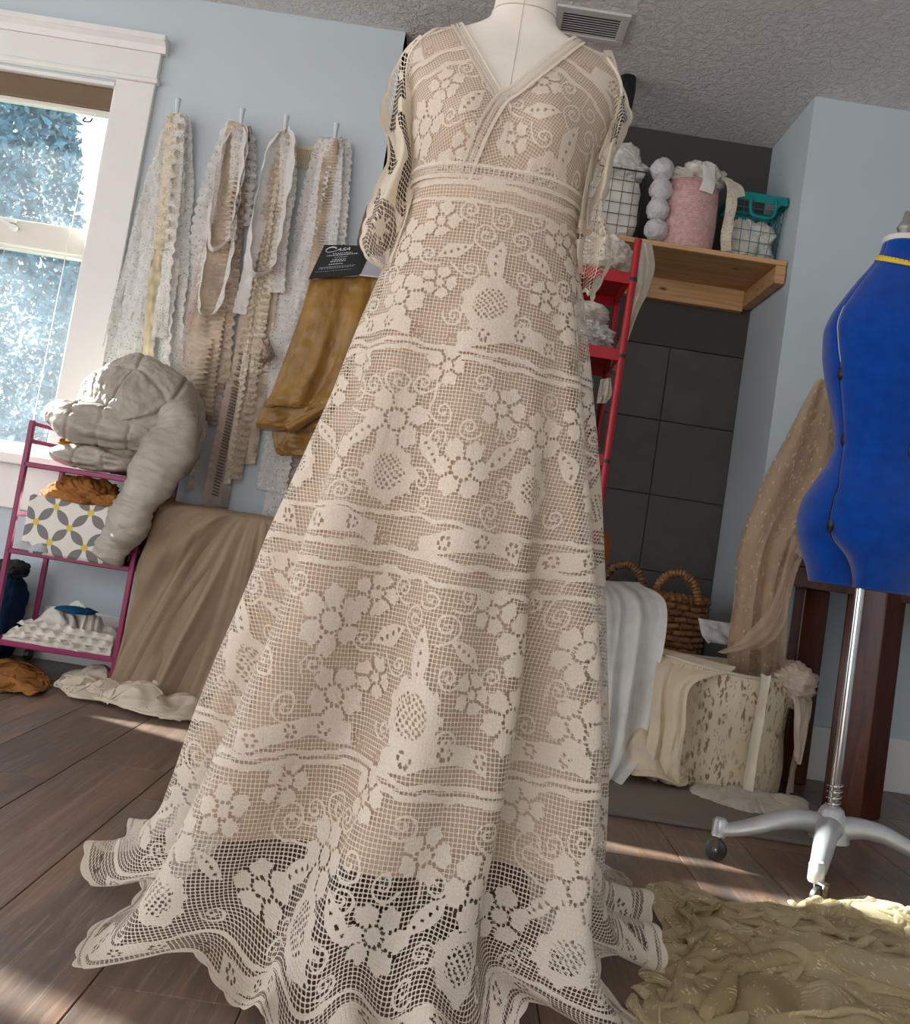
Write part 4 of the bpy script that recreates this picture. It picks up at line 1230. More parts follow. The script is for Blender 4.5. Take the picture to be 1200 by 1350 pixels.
# printed cloth bin
def m_bin():
    t = NT('cream_bin_with_worn_leaf_print'); co = t.coord('UV')
    n1 = t.noise(t.mapped(co, (40, 16, 1)), 1.0, 4, .6, 2.2)
    n2 = t.noise(t.mapped(co, (9, 5, 1)), 1.0, 2)
    v = t.n('ShaderNodeTexVoronoi', feature='F1', i={'Scale': 1.0}); t.l(t.mapped(co, (78, 30, 1), (0, 0, .3)), v.inputs['Vector'])
    mk = t.math('MULTIPLY', t.math('MULTIPLY_ADD', n1, 12.0, -5.6, clamp=True), t.math('MULTIPLY_ADD', v.outputs['Distance'], -8.0, 4.6, clamp=True))
    mk = t.math('MULTIPLY', mk, t.math('MULTIPLY_ADD', n2, 4.0, -1.1, clamp=True))
    t.col(t.mixc(mk, t.ramp(n2, [(.3, S(196, 180, 150)), (.7, S(218, 204, 178))]), S(134, 116, 90))).rough(.85)
    t.bump(t.noise(co, 300, 2), .2, .002)
    return t.m
bn = empty('fabric_bin', (.925, 2.985, HZ), 'round cream fabric bin with worn leaf print in front of the wicker basket', 'bin')
BR = .212
nz, nc = 40, 120
zz_ = np.concatenate([np.linspace(HZ, HZ + .355, 30), np.linspace(HZ + .355, HZ + .02, 12)])
rr2 = np.concatenate([np.full(30, BR) + .004 * np.sin(np.linspace(0, 9, 30)), np.full(12, BR - .006)])
a = np.linspace(0, 2 * pi, nc + 1)
G = np.stack(np.broadcast_arrays(.925 + rr2[:, None] * np.cos(a)[None], 2.985 + rr2[:, None] * np.sin(a)[None], zz_[:, None]), -1)
G[..., 2] += .006 * np.sin(2 * a + 1)[None] * (zz_[:, None] / .355) 
L_ = np.broadcast_to(a[None] * BR, G.shape[:2]); Hh = np.broadcast_to(np.cumsum(np.abs(np.diff(zz_, prepend=HZ)))[:, None], G.shape[:2])
grid_obj('bin_wall', G, m_bin(), bn, uv=np.stack([L_, Hh], -1))
MB().lathe([(0, HZ + .0005), (BR - .004, HZ + .0005), (BR - .004, HZ + .006)], (.925, 2.985, 0), 60, cap=False).build('bin_base', M_CREAM, bn)
MB().tube(np.stack([.925 + BR * np.cos(a[:-1]), 2.985 + BR * np.sin(a[:-1]), HZ + .355 + .006 * np.sin(2 * a[:-1] + 1)], 1), .0055, 8, closed=True).build('rim_piping', cloth('rim_piping', (.74, .67, .54), wr=.5), bn, smooth=True)
o = lump('folded_cloth', (.925, 2.985, HZ + .15), (.175, .175, .14), 3.9, M_CREAM, None, amp=.25, k=4, flat=HZ + .008); tag(o, 'cream cloth bundled inside the printed bin', 'cloth')
M_CRM2 = cloth('buttercream_jersey', (.82, .70, .52), wr=.15, trans=.25)
rows = [((.78, 3.06, HZ + .345), (.93, 2.84, HZ + .33)), ((.745, 3.02, HZ + .372), (.905, 2.80, HZ + .372)), ((.705, 2.975, HZ + .365), (.878, 2.765, HZ + .355)), (at(862, 900, 2.83), at(912, 905, 2.76)), (at(856, 960, 2.80), at(903, 960, 2.74)), (at(850, 1005, 2.78), at(896, 1005, 2.72)), (at(853, 1026, 2.80), at(894, 1036, 2.73))]
o = sheet('draped_cloth', rows, 1.5, .014, M_CRM2, None, 4.0, 110, 90); tag(o, 'buttercream cloth hanging over the left rim of the printed bin', 'cloth')
o = crumple('cloth_bundle', [on_z(792, 1003)[:2], on_z(820, 985)[:2], on_z(870, 995)[:2], on_z(905, 1030)[:2], on_z(908, 1048)[:2], on_z(860, 1050)[:2], on_z(825, 1035)[:2]], 2.7, M_CRM2, None, HZ, 56, .5, .12, .15, 60, .15, mk=9); tag(o, 'twisted buttercream cloth lying at the foot of the printed bin', 'cloth')
o = ribbon('cloth_strip', [(.985, 2.800, HZ + .33), (.985, 2.772, HZ + .362), (.982, 2.758, HZ + .34), (.975, 2.755, HZ + .2), (.97, 2.752, HZ + .06), (.968, 2.745, HZ + .006)], .030, M_CREAM, None, 80, 9, .003, 40, curl=.006); tag(o, 'narrow cream strip hanging down the front of the printed bin', 'ribbon')
M_BLUSH = cloth('blush_beige_gauze', (.70, .585, .47), wr=.5)
o = lump('cloth_bundle', (1.108, 2.885, HZ + .335), (.075, .062, .062), 5.5, M_BLUSH, None, amp=.5, k=5); tag(o, 'bunched beige gauze on the right rim of the printed bin', 'cloth')
o = sheet('hanging_cloth', [((1.075, 2.84, .36), (1.165, 2.90, .36)), ((1.095, 2.80, .30), (1.175, 2.86, .30)), ((1.10, 2.785, .22), (1.165, 2.85, .20)), ((1.115, 2.78, .15), (1.135, 2.81, .12))], 2.2, .012, M_BLUSH, None, 1.1, 70, 40); tag(o, 'beige gauze tail hanging from the bunched gauze on the bin', 'cloth')
o = sheet('hanging_cloth', [((1.135, 2.92, .36), (1.19, 3.03, .36)), ((1.155, 2.90, .28), (1.215, 3.0, .26)), ((1.14, 2.88, .12), (1.20, 2.99, .12)), ((1.125, 2.86, .005), (1.19, 2.97, .005))], 2.5, .012, M_BLUSH, None, 3.1, 70, 40); tag(o, 'long beige gauze length hanging to the floor right of the printed bin', 'cloth')
o = heap('cloth_strip', [on_z(905, 1040)[:2], on_z(1000, 1058)[:2], on_z(1065, 1065)[:2], on_z(1060, 1082)[:2], on_z(985, 1078)[:2], on_z(915, 1055)[:2]], .035, 6.1, cloth('pale_gauze', (.72, .66, .56), sheer=.25), None, HZ, 16); tag(o, 'pale gauze lying flat on the hearth before the printed bin', 'cloth')
o = sheet('tulle_scrap', [(at(921, 815, 3.0), at(965, 822, 2.98)), (at(925, 835, 2.98), at(975, 838, 2.96)), (at(932, 848, 2.975), at(985, 850, 2.95))], 1.6, .014, cloth('white_tulle', (.84, .82, .8), sheer=.35), None, .7, 50, 50); tag(o, 'white tulle end over the right side of the wicker basket', 'cloth')

# gold sequinned tulle coming off the table into the bin
def m_sequin(name, base, sheer=.35, dens=.5, scale=55.0, bright=(1.0, .80, .50)):
    t = NT(name); co = t.coord('UV')
    nd = t.noise(co, 9, 3, .6, 1.0)
    v = t.n('ShaderNodeTexVoronoi', feature='F1', i={'Scale': 1.0, 'Randomness': 1.0}); t.l(t.mapped(co, (scale * 2.2, scale, 1), (0, 0, .5)), v.inputs['Vector'])
    mk = t.math('MULTIPLY', t.math('MULTIPLY_ADD', v.outputs['Distance'], -14.0, 4.0, clamp=True), t.math('MULTIPLY_ADD', nd, 9.0, -9.0 * (1 - dens), clamp=True))
    colr = t.ramp(nd, [(.3, tuple(x * .85 for x in base)), (.7, base)])
    cl = t.n('ShaderNodeBsdfDiffuse'); t.l(colr, cl.inputs[0])
    tl = t.n('ShaderNodeBsdfTranslucent'); t.l(colr, tl.inputs[0])
    m0 = t.n('ShaderNodeMixShader', i={0: .35}); t.l(cl.outputs[0], m0.inputs[1]); t.l(tl.outputs[0], m0.inputs[2])
    tp = t.n('ShaderNodeBsdfTransparent')
    lw = t.n('ShaderNodeLayerWeight', i={0: .5})
    m1 = t.n('ShaderNodeMixShader'); t.l(t.math('MULTIPLY', t.math('SUBTRACT', 1.0, t.math('MULTIPLY', lw.outputs['Facing'], .8)), sheer), m1.inputs[0]); t.l(m0.outputs[0], m1.inputs[1]); t.l(tp.outputs[0], m1.inputs[2])
    t.b.inputs['Base Color'].default_value = (*bright, 1); t.b.inputs['Metallic'].default_value = 1; t.rough(.28)
    sp = t.n('ShaderNodeTexNoise', i={'Scale': 240.0}); t.l(co, sp.inputs['Vector'])
    t.bump(sp.outputs[0], 1.0, .01)
    m2 = t.n('ShaderNodeMixShader'); t.l(mk, m2.inputs[0]); t.l(m1.outputs[0], m2.inputs[1]); t.l(t.b.outputs[0], m2.inputs[2])
    t.l(m2.outputs[0], t.out.inputs[0])
    return t.m
M_SEQ = m_sequin('champagne_sequin_tulle', S(216, 190, 162), .30, .68, 38)
gs = empty('sequin_fabric', (1.0, 2.75, .75), 'champagne tulle with gold sequins falling from the table into the bin', 'cloth')
YA = 2.74
rows = [(at(1078, 500, 2.86), at(1108, 498, 2.86)), (at(1058, 535, 2.84), at(1116, 545, 2.86)), (at(1030, 590, 2.82), at(1118, 620, 2.86)), (at(1002, 645, 2.79), at(1095, 680, 2.80)), (at(975, 720, 2.76), at(1062, 722, 2.74)), (at(968, 790, 2.78), at(1040, 790, 2.74)), (at(960, 850, 2.83), at(1034, 850, 2.80)), (at(962, 888, 2.90), at(1030, 888, 2.88))]
sheet('outer_layer', rows, 2.6, .018, M_SEQ, gs, 1.7, 130, 90)
rows2 = [(np.array(a) + [.012, .03, 0], np.array(b) + [-.012, .03, 0]) for a, b in rows]
sheet('inner_layer', rows2, 1.8, .014, cloth('champagne_lining', S(206, 178, 152), trans=.3, wr=.3), gs, 5.2, 110, 60)
sheet('free_edge', [(at(1045, 705, 2.73), at(1075, 705, 2.74)), (at(1035, 745, 2.715), at(1042, 770, 2.70)), (at(1015, 800, 2.72), at(1036, 820, 2.70)), (at(975, 845, 2.74), at(1010, 852, 2.72)), (at(945, 860, 2.84), at(960, 862, 2.82))], 1.2, .012, cloth('sheer_champagne', S(222, 196, 174), sheer=.55, trans=.4), gs, .5, 90, 40)

# ================================================================== table behind the blue form
def m_cherry():
    t = NT('cherry_wood'); co = t.coord()
    g = t.noise(t.mapped(co, (22, 22, 2)), 1.5, 5, .6, 1.0)
    t.col(t.ramp(g, [(.3, S(46, 16, 8)), (.6, S(84, 34, 15)), (.8, S(112, 50, 22))])).rough(.3)
    return t.m
M_CHER = m_cherry()
tb = empty('wood_table', (1.6, 2.95, 0), 'dark cherry wood table behind the blue dress form', 'table')
MB().bb(1.01, 2.3, 2.74, 3.20, .715, .75).build('tabletop', M_CHER, tb, bevel=.004)
MB().bb(1.03, 2.28, 2.765, 2.785, .655, .715).build('apron', M_CHER, tb, bevel=.002)
MB().bb(1.03, 1.05, 2.785, 3.17, .655, .715).build('apron', M_CHER, tb, bevel=.002)
R45 = np.array(Matrix.Rotation(radians(38), 3, 'Z'))
MB().box((1.305, 2.80, .345), (.125, .125, .687), R45).build('leg', M_CHER, tb, bevel=.006)
for (x, y) in ((2.2, 2.82), (2.2, 3.12), (1.24, 3.14)):
    MB().box((x, y, .328), (.09, .09, .654)).build('leg', M_CHER, tb, bevel=.006)

# ================================================================== blue dress form
def m_blue():
    t = NT('royal_blue_felt'); co = t.coord()
    t.col(t.ramp(t.noise(co, 30, 4), [(.3, S(0, 58, 146)), (.7, S(2, 72, 168))])).rough(.9)
    t.b.inputs['Sheen Weight'].default_value = .35
    t.b.inputs['Specular IOR Level'].default_value = .1
    t.bump(t.noise(co, 500, 2), .2, .001)
    return t.m
M_FELT = m_blue()
BX, BY = .982, 2.20
bf = empty('dress_form', (BX, BY, 0), 'royal blue adjustable dress form on a silver stand at the right edge', 'dress form')
BZ = np.array([.672, .70, .74, .78, .824, .87, .92, .96, 1.003, 1.05, 1.10, 1.16, 1.221, 1.26, 1.296, 1.34, 1.39, 1.43, 1.464, 1.49, 1.507, 1.53])
BAL = np.array([.121, .128, .146, .160, .166, .158, .133, .111, .098, .103, .118, .139, .154, .158, .160, .146, .118, .094, .071, .056, .050, .047])
BF_ = np.array([.09, .10, .118, .132, .138, .130, .112, .098, .090, .094, .104, .116, .126, .128, .126, .116, .098, .080, .064, .054, .050, .047])
bz = np.linspace(.672, 1.528, 150)
def bint(A): 
    r = np.interp(bz, BZ, A)
    for _ in range(3): r[1:-1] = (r[:-2] + 2 * r[1:-1] + r[2:]) / 4
    return r
bal, bfr = bint(BAL), bint(BF_)
# the angle at which the front gap runs, per height
gp = [(1145, 340), (1122, 400), (1119, 470), (1121, 560), (1127, 582), (1112, 640), (1096, 690), (1094, 712), (1108, 732), (1122, 766)]
gz, ga = [], []
for q in gp:
    p = at(q[0], q[1], BY - .10)
    i = np.argmin(np.abs(bz - p[2]))
    c = np.clip((p[0] - BX) / bal[i], -.98, .98)
    gz.append(p[2]); ga.append(-math.acos(c))
od = np.argsort(gz); gz, ga = np.array(gz)[od], np.array(ga)[od]
gth = np.interp(bz, gz, ga)
for _ in range(4): gth[1:-1] = (gth[:-2] + 2 * gth[1:-1] + gth[2:]) / 4
def bpt(th, i0=0, off=0.0):
    n = 2.15
    c, s = np.cos(th), np.sin(th)
    cx = np.sign(c) * np.abs(c) ** (2 / n); sy = np.sign(s) * np.abs(s) ** (2 / n)
    A, B = bal[:, None] + off, bfr[:, None] + off
    zc = bz[:, None]
    # rounded panels either side of the gap, thigh cleft at the bottom, bust
    dg = (th - gth[:, None] + pi) % (2 * pi) - pi
    low = sstep(.83, .70, zc)
    cle = 1 - low * .38 * np.exp(-(dg / .23) ** 2) + low * .07 * np.exp(-((dg - .55) / .35) ** 2)
    cle = cle - .03 * np.exp(-(dg / .10) ** 2)
    bulge = 1 + .10 * np.exp(-((dg - .9) / .5) ** 2) * np.exp(-((zc - .80) / .07) ** 2)
    k = cle * bulge
    return np.stack(np.broadcast_arrays(BX + A * cx * k, BY + B * sy * k, zc), -1)
offs = [0, 1.75, 3.25, 4.75]
for k in range(4):
    a0 = offs[k]; a1 = offs[(k + 1) % 4] + (2 * pi if k == 3 else 0)
    w_ = np.linspace(0, 1, 70)[None, :]
    gapw = .017
    th_ = gth[:, None] + (a0 + gapw) + (a1 - a0 - 2 * gapw) * w_
    P = bpt(th_)
    o = grid_obj('body_panel', P, M_FELT, bf)
    md = o.modifiers.new('thick', 'SOLIDIFY'); md.thickness = .006; md.offset = -1
P = bpt(np.linspace(0, 2 * pi, 120, endpoint=False)[None, :] + 0 * bz[:, None], off=-.010)
grid_obj('inner_core', P, M_BLACKP, bf, wrap=True)
MB().add(np.vstack([bpt(np.linspace(0, 2 * pi, 60, endpoint=False)[None, :] + 0 * bz[:, None], off=-.004)[0], [[BX, BY, .674]]]), [(i, (i + 1) % 60, 60) for i in range(60)]).build('under_plate', M_BLACKP, bf)
# pale edge cord next to the gap and the black adjuster wheels
ii = [i for i in range(len(bz)) if 1.20 < bz[i] < 1.345]
pc = np.array([bpt(gth[:, None] + .03, off=.0008)[i, 0] for i in ii]); MB().tube(pc, .0014, 6).build('edge_cord', plain('grey_cord', (.5, .5, .52), .5), bf, smooth=True)
for (px, py) in ((1122, 484), (1127, 573), (1094, 690)):
    z = at(px, py, BY - .1)[2]; i = np.argmin(np.abs(bz - z)); p = bpt(gth[:, None], off=-.004)[i, 0]
    lump('adjuster_wheel', p, (.0075, .013, .020), 1.0, M_BLACKP, bf, amp=.0, n=20)
for dth in (1.75,):
    for z in (1.01, 1.21):
        i = np.argmin(np.abs(bz - z)); p = bpt(gth[:, None] + dth, off=-.004)[i, 0]
        lump('adjuster_wheel', p, (.0085, .013, .022), 1.0, M_BLACKP, bf, amp=.0, n=20)
M_ALU = plain('cast_aluminium', (.62, .63, .65), .38, .55, var=.06, scale=20, bump=.1)
M_CHR = plain('chrome', (.75, .75, .76), .12, 1.0, var=.02)
MB().lathe([(.047, 1.528), (.049, 1.531), (.049, 1.541), (.044, 1.545), (0.001, 1.546)], (BX, BY, 0), 48, cap=False).build('neck_plate', plain('cream_plastic', (.74, .72, .66), .4), bf, smooth=True, auto=40)
MB().lathe([(.010, 1.545), (.012, 1.552), (.012, 1.558), (.019, 1.565), (.020, 1.572), (.015, 1.581), (.010, 1.59), (.0075, 1.602), (.006, 1.612), (.001, 1.616)], (BX, BY, 0), 24, cap=False).build('finial', plain('grey_finial', (.36, .36, .35), .4, .6), bf, smooth=True)
MB().lathe([(.0115, .13), (.0115, .68)], (BX, BY, 0), 24).build('pole', M_CHR, bf, smooth=True, auto=40)
a = np.linspace(0, 2 * pi * 4, 120)
MB().tube(np.stack([BX + .016 * np.cos(a), BY + .016 * np.sin(a), .150 + a * .0022], 1), .0022, 6).build('spring', M_CHR, bf, smooth=True)
MB().lathe([(.046, .075), (.043, .10), (.034, .125), (.026, .146), (.020, .152), (.012, .153)], (BX, BY, 0), 32).build('hub', M_ALU, bf, smooth=True, auto=50)
def castleg(ang, L):
    d = np.array([cos(ang), sin(ang)])
    pts = [(0.005, .098), (.06, .112), (.12, .108), (.19, .085), (.25, .070), (L, .070)]
    path = spline([(BX + d[0] * r, BY + d[1] * r, z) for r, z in pts], 40)
    rad = np.interp(np.linspace(0, 1, 40), [0, .25, .7, 1], [.034, .028, .020, .016])
    lg = MB().tube(path, rad, 14, flat=.85).build('leg', M_ALU, bf, smooth=True)
    e = path[-1]
    MB().lathe([(.015, .052), (.017, .056), (.017, .088), (.012, .094)], (e[0], e[1], 0), 20).build('leg_socket', M_ALU, lg, smooth=True, auto=40)
    side = np.array([-d[1], d[0]]); back = d * .008 + side * .012
    cxy = np.array([e[0], e[1]]) + back
    w_ax = Matrix.Rotation(ang + .9, 3, 'Z')
    wh = MB().lathe([(.001, -.0085), (.018, -.0085), (.024, -.006), (.0255, 0), (.024, .006), (.018, .0085), (.001, .0085)], (0, 0, 0), 28, 'X', cap=False)
    wh.v = [v @ np.array(w_ax).T + np.array([cxy[0], cxy[1], .026]) for v in wh.v]
    wh.build('caster_wheel', M_BLACKP, lg, smooth=True, auto=50)
    fk = MB()
    for s in (-1, 1):
        fk.box((s * .0115, 0, .040 - .0), (.002, .014, .034))
    fk.box((0, 0, .056), (.025, .020, .003)); fk.lathe([(.004, -.014), (.004, .014)], (0, 0, .026), 12, 'X')
    fk.v = [v @ np.array(w_ax).T + np.array([cxy[0], cxy[1], 0.0]) for v in fk.v]
    fk.build('caster_fork', M_CHR, lg)
castleg(radians(188), .275); castleg(radians(243), .29); castleg(radians(352), .275); castleg(radians(68), .275)
# measuring tape round its neck
ta = np.linspace(0, 2 * pi, 140)
rowsT = []
zt = 1.478 - .022 * np.cos(ta - radians(290)) * 1.0
for dz in np.linspace(-.0075, .0075, 5):
    zc = zt + dz
    rad_a = np.interp(zc, bz, bal) + .0022; rad_b = np.interp(zc, bz, bfr) + .0022
    rowsT.append(np.stack([BX + rad_a * np.sign(np.cos(ta)) * np.abs(np.cos(ta)) ** .93 * 1.01, BY + rad_b * np.sign(np.sin(ta)) * np.abs(np.sin(ta)) ** .93 * 1.01, zc], 1))
t = NT('yellow_tape'); co = t.coord('UV'); sp = t.n('ShaderNodeSeparateXYZ'); t.l(co, sp.inputs[0])
tick = t.math('MULTIPLY', t.math('LESS_THAN', t.math('FRACT', t.math('MULTIPLY', sp.outputs[0], 100.0)), .12), t.math('GREATER_THAN', sp.outputs[1], .009))
t.col(t.mixc(tick, S(238, 206, 60), S(60, 50, 20))).rough(.45)
o = grid_obj('measuring_tape', np.stack(rowsT, 0), t.m, None, uv=np.stack(np.broadcast_arrays((ta * .07)[None], np.linspace(0, .015, 5)[:, None]), -1)); tag(o, 'yellow measuring tape lying round the neck of the blue form', 'measuring tape')

# ================================================================== gold tulle heap on the floor
def m_tulle(name, base, sheer):
    t = NT(name); co = t.coord('UV')
    nd = t.noise(co, 5, 3, .6, 1.2)
    # embroidered sprays: short parallel gold dashes in patches
    wp = t.n('ShaderNodeTexWave', wave_type='BANDS', bands_direction='DIAGONAL', i={'Scale': 42.0, 'Distortion': 6.0, 'Detail': 2.0, 'Detail Scale': .6}); t.l(co, wp.inputs['Vector'])
    ln = t.math('MULTIPLY_ADD', wp.outputs[0], 7.0, -4.6, clamp=True)
    pat = t.math('MULTIPLY_ADD', t.noise(co, 13, 2, .5, .8), 22.0, -13.2, clamp=True)
    v = t.n('ShaderNodeTexVoronoi', feature='F1', i={'Scale': 1.0}); t.l(t.mapped(co, (130, 34, 1), (0, 0, .6)), v.inputs['Vector'])
    sp = t.math('MULTIPLY', t.math('MULTIPLY_ADD', v.outputs['Distance'], -14.0, 3.2, clamp=True), t.math('MULTIPLY_ADD', nd, 9.0, -3.8, clamp=True))
    mk = t.math('MAXIMUM', t.math('MULTIPLY', ln, pat), sp)
    colr = t.ramp(nd, [(.3, tuple(x * .82 for x in base)), (.7, base)])
    cl = t.n('ShaderNodeBsdfDiffuse'); t.l(colr, cl.inputs[0])
    tl = t.n('ShaderNodeBsdfTranslucent'); t.l(colr, tl.inputs[0])
    m0 = t.n('ShaderNodeMixShader', i={0: .4}); t.l(cl.outputs[0], m0.inputs[1]); t.l(tl.outputs[0], m0.inputs[2])
    tp = t.n('ShaderNodeBsdfTransparent'); lw = t.n('ShaderNodeLayerWeight', i={0: .5})
    m1 = t.n('ShaderNodeMixShader'); t.l(t.math('MULTIPLY', t.math('SUBTRACT', 1.0, t.math('MULTIPLY', lw.outputs['Facing'], .9)), sheer), m1.inputs[0]); t.l(m0.outputs[0], m1.inputs[1]); t.l(tp.outputs[0], m1.inputs[2])
    t.b.inputs['Base Color'].default_value = (1.0, .86, .58, 1); t.b.inputs['Metallic'].default_value = .8; t.rough(.3)
    t.bump(t.noise(co, 260, 2), 1.0, .008)
    m2 = t.n('ShaderNodeMixShader'); t.l(mk, m2.inputs[0]); t.l(m1.outputs[0], m2.inputs[1]); t.l(t.b.outputs[0], m2.inputs[2])
    t.l(m2.outputs[0], t.out.inputs[0])
    return t.m
M_TUL = m_tulle('olive_gold_tulle', S(232, 217, 180), .55)
M_TULU = m_tulle('olive_tulle_under', S(208, 190, 150), .25)
tl_ = empty('tulle_heap', (.8, 1.5, 0), 'heap of olive gold tulle with glittering leaf embroidery on the floor at right', 'cloth')
out = [(.285, 1.06), (.33, 1.34), (.40, 1.52), (.46, 1.70), (.475, 1.93), (.60, 1.86), (.80, 1.92), (.93, 1.97), (1.08, 1.94), (1.25, 1.92), (1.5, 1.8), (1.5, 1.3), (1.2, .95), (.7, .80), (.4, .9)]
crumple('tulle_layer', out, 1.3, M_TUL, tl_, 0, 96, .60, .12, .07, 55, .16, mk=9)
crumple('tulle_layer', [((x - .87) * .9 + .87, (y - 1.38) * .9 + 1.38) for x, y in out], 4.2, M_TULU, tl_, 0, 76, .62, .09, .05, 50, .16, mk=9)
crumple('tulle_layer', [(.52, 1.50), (.62, 1.80), (.86, 1.92), (.97, 1.95), (1.15, 1.88), (1.40, 1.7), (1.35, 1.45), (.9, 1.36)], 8.4, M_TUL, tl_, .015, 80, .58, .12, .085, 55, .16, mk=10)
crumple('tulle_layer', [(.36, .98), (.50, 1.36), (.85, 1.50), (1.2, 1.48), (1.45, 1.2), (1.1, .85), (.7, .78)], 6.6, M_TUL, tl_, .015, 84, .58, .13, .11, 55, .16, mk=9)
# ================================================================== hooks and lace bundles
M_HOOK = plain('pale_blue_hook', (.62, .67, .70), .4)
HX = [-1.222, -.990, -.831, -.650]
HZh = 1.985
hook_names = ['nearest the window', 'second from the window', 'third from the window', 'nearest the mustard fabric']
for i, hx in enumerate(HX):
    e = empty('wall_hook', (hx, WALL_Y, HZh), 'pale blue wall hook ' + hook_names[i], 'hook', 'wall hooks with lace')
    MB().lathe([(.013, WALL_Y - .004), (.013, WALL_Y - .0002)], (hx, 0, HZh), 16, 'Y').build('hook_plate', M_HOOK, e, smooth=True, auto=40)
    MB().tube(spline([(hx, WALL_Y - .003, HZh), (hx, WALL_Y - .03, HZh - .010), (hx, WALL_Y - .055, HZh - .004), (hx, WALL_Y - .066, HZh + .022), (hx, WALL_Y - .068, HZh + .045)], 26), np.interp(np.linspace(0, 1, 26), [0, .6, 1], [.007, .007, .0105]), 10).build('hook_peg', M_HOOK, e, smooth=True)
M_RIBW = cloth('white_satin_ribbon', (.82, .79, .77), trans=.3); M_RIBC = cloth('cream_cotton_tape', (.82, .72, .50)); M_RIBB = cloth('beige_knit_trim', (.68, .56, .43), var=.25, wr=.9, weave=1); M_RIBP = cloth('blush_ribbon', (.70, .55, .47)); M_TAUPE = cloth('taupe_fringe', (.55, .47, .41), var=.3, wr=.9)
M_TRG = trim_lace('pale_grey_lace', (.82, .82, .79), 110); M_TRW2 = trim_lace('white_eyelet_lace', (.89, .87, .84), 90, .10)
MATS = dict(w=M_TRW, c=M_TRC, b=M_TRB, p=M_TRP, W=M_RIBW, C=M_RIBC, B=M_RIBB, P=M_RIBP, T=M_TAUPE, g=M_TRG, e=M_TRW2)
def strip(hx, spread_top, x_end, z_end, w, mk, parent, y=.05, ruffle=.004, rf=70, scal=.12, seed=0.0, nm='lace_strip', sag=.0, twist=.25, wend=None):
    yb = WALL_Y - y
    p = [(hx + spread_top * .18, WALL_Y - .052, HZh - .004), (hx + spread_top * .55, yb - .004, HZh - .055), (hx + spread_top + (x_end - hx - spread_top) * .25, yb, HZh - .07 + (z_end - HZh + .07) * .3), (hx + spread_top + (x_end - hx - spread_top) * .62 + .006 * sin(seed), yb + .004, HZh - .07 + (z_end - HZh + .07) * .66), (x_end, yb + .006, z_end)]
    return ribbon(nm, p, w, MATS[mk], parent, 260, 11, ruffle * (1.8 if mk in 'BTbc' else 1.2), rf * (3.2 if mk in 'BT' else 1.6), scal, 95, twist * 1.6, (1, 0, 0), seed, wend=wend)
def loop(hx, dx0, dx1, zb, w, mk, parent, y=.07, seed=0.0):
    yb = WALL_Y - y
    xm = hx + (dx0 + dx1) / 2
    p = [(hx - .004, WALL_Y - .054, HZh - .006), (hx + dx0 * .8, yb, HZh - .09), (hx + dx0, yb, HZh - .09 + (zb - HZh) * .45), (hx + dx0 * .9 + .004, yb, zb + .05), (xm, yb - .012, zb), (hx + dx1 * .95, yb - .006, zb + .05), (hx + dx1, yb, HZh - .09 + (zb - HZh) * .4), (hx + dx1 * .75, yb, HZh - .08), (hx + .004, WALL_Y - .054, HZh - .006)]
    return ribbon('ribbon_loop', p, w, MATS[mk], parent, 200, 9, .003, 70, .1, 100, .2, (.55, -.85, 0), seed)
def bundle(i, label): return empty('lace_bundle', (HX[i], WALL_Y - .05, HZh), label, 'lace trim', 'lace bundles on wall hooks')
G = .012
# bundle 0
b0 = bundle(0, 'bundle of pale grey and cream lace strips on the hook nearest the window')
x = HX[0]
for (st, xe, ze, w, mk, y, rf_, sd) in [(-.045, -1.292, 1.02, .050, 'g', .030, .004, 1), (-.035, -1.245, 1.00, .045, 'w', .042, .004, 2), (-.025, -1.215, .985, .040, 'g', .054, .005, 3), (-.055, -1.325, 1.06, .045, 'g', .022, .003, 4),
        (-.008, -1.155, .96, .036, 'C', .058, .005, 5), (.002, -1.185, 1.48, .046, 'c', .075, .009, 6), (.030, -1.105, .93, .055, 'w', .046, .004, 7), (.045, -1.062, .90, .060, 'g', .034, .003, 8), (.030, -1.140, 1.17, .046, 'w', .070, .004, 9), (.055, -1.085, 1.32, .034, 'g', .026, .004, 10), (-.01, -1.17, 1.10, .03, 'b', .05, .004, 11)]:
    strip(x, st, xe, ze, w, mk, b0, y, rf_, 60 + sd * 3, .14, sd)
# bundle 1
b1 = bundle(1, 'bundle of white scalloped eyelet lace and beige trims on the second hook from the window')
x = HX[1]
for (st, xe, ze, w, mk, y, rf_, sd) in [(-.060, -1.085, 1.06, .075, 'e', .030, .007, 21), (.030, -.935, 1.62, .060, 'e', .030, .007, 22), (-.03, -1.035, .86, .060, 'p', .040, .004, 23), (-.012, -.985, .885, .075, 'B', .052, .010, 24), (.006, -.945, .93, .055, 'B', .044, .008, 25), (.015, -.905, 1.05, .050, 'b', .036, .006, 26), (-.04, -1.045, .74, .060, 'e', .022, .005, 27), (.0, -.950, .66, .022, 'c', .03, .004, 28), (.03, -.915, .90, .050, 'T', .024, .006, 29), (.012, -.955, 1.55, .050, 'w', .066, .006, 30)]:
    strip(x, st, xe, ze, w, mk, b1, y, rf_, 60 + sd * 2, .30 if mk == 'e' else .14, sd)
loop(x, -.050, .035, 1.505, .030, 'W', b1, .078, 31)
loop(x, -.045, .045, 1.275, .034, 'w', b1, .066, 32)
lump('lace_rosette', (-.985, WALL_Y - .062, .875), (.055, .035, .055), 3.3, M_RIBB, b1, amp=.5, k=7, n=50)
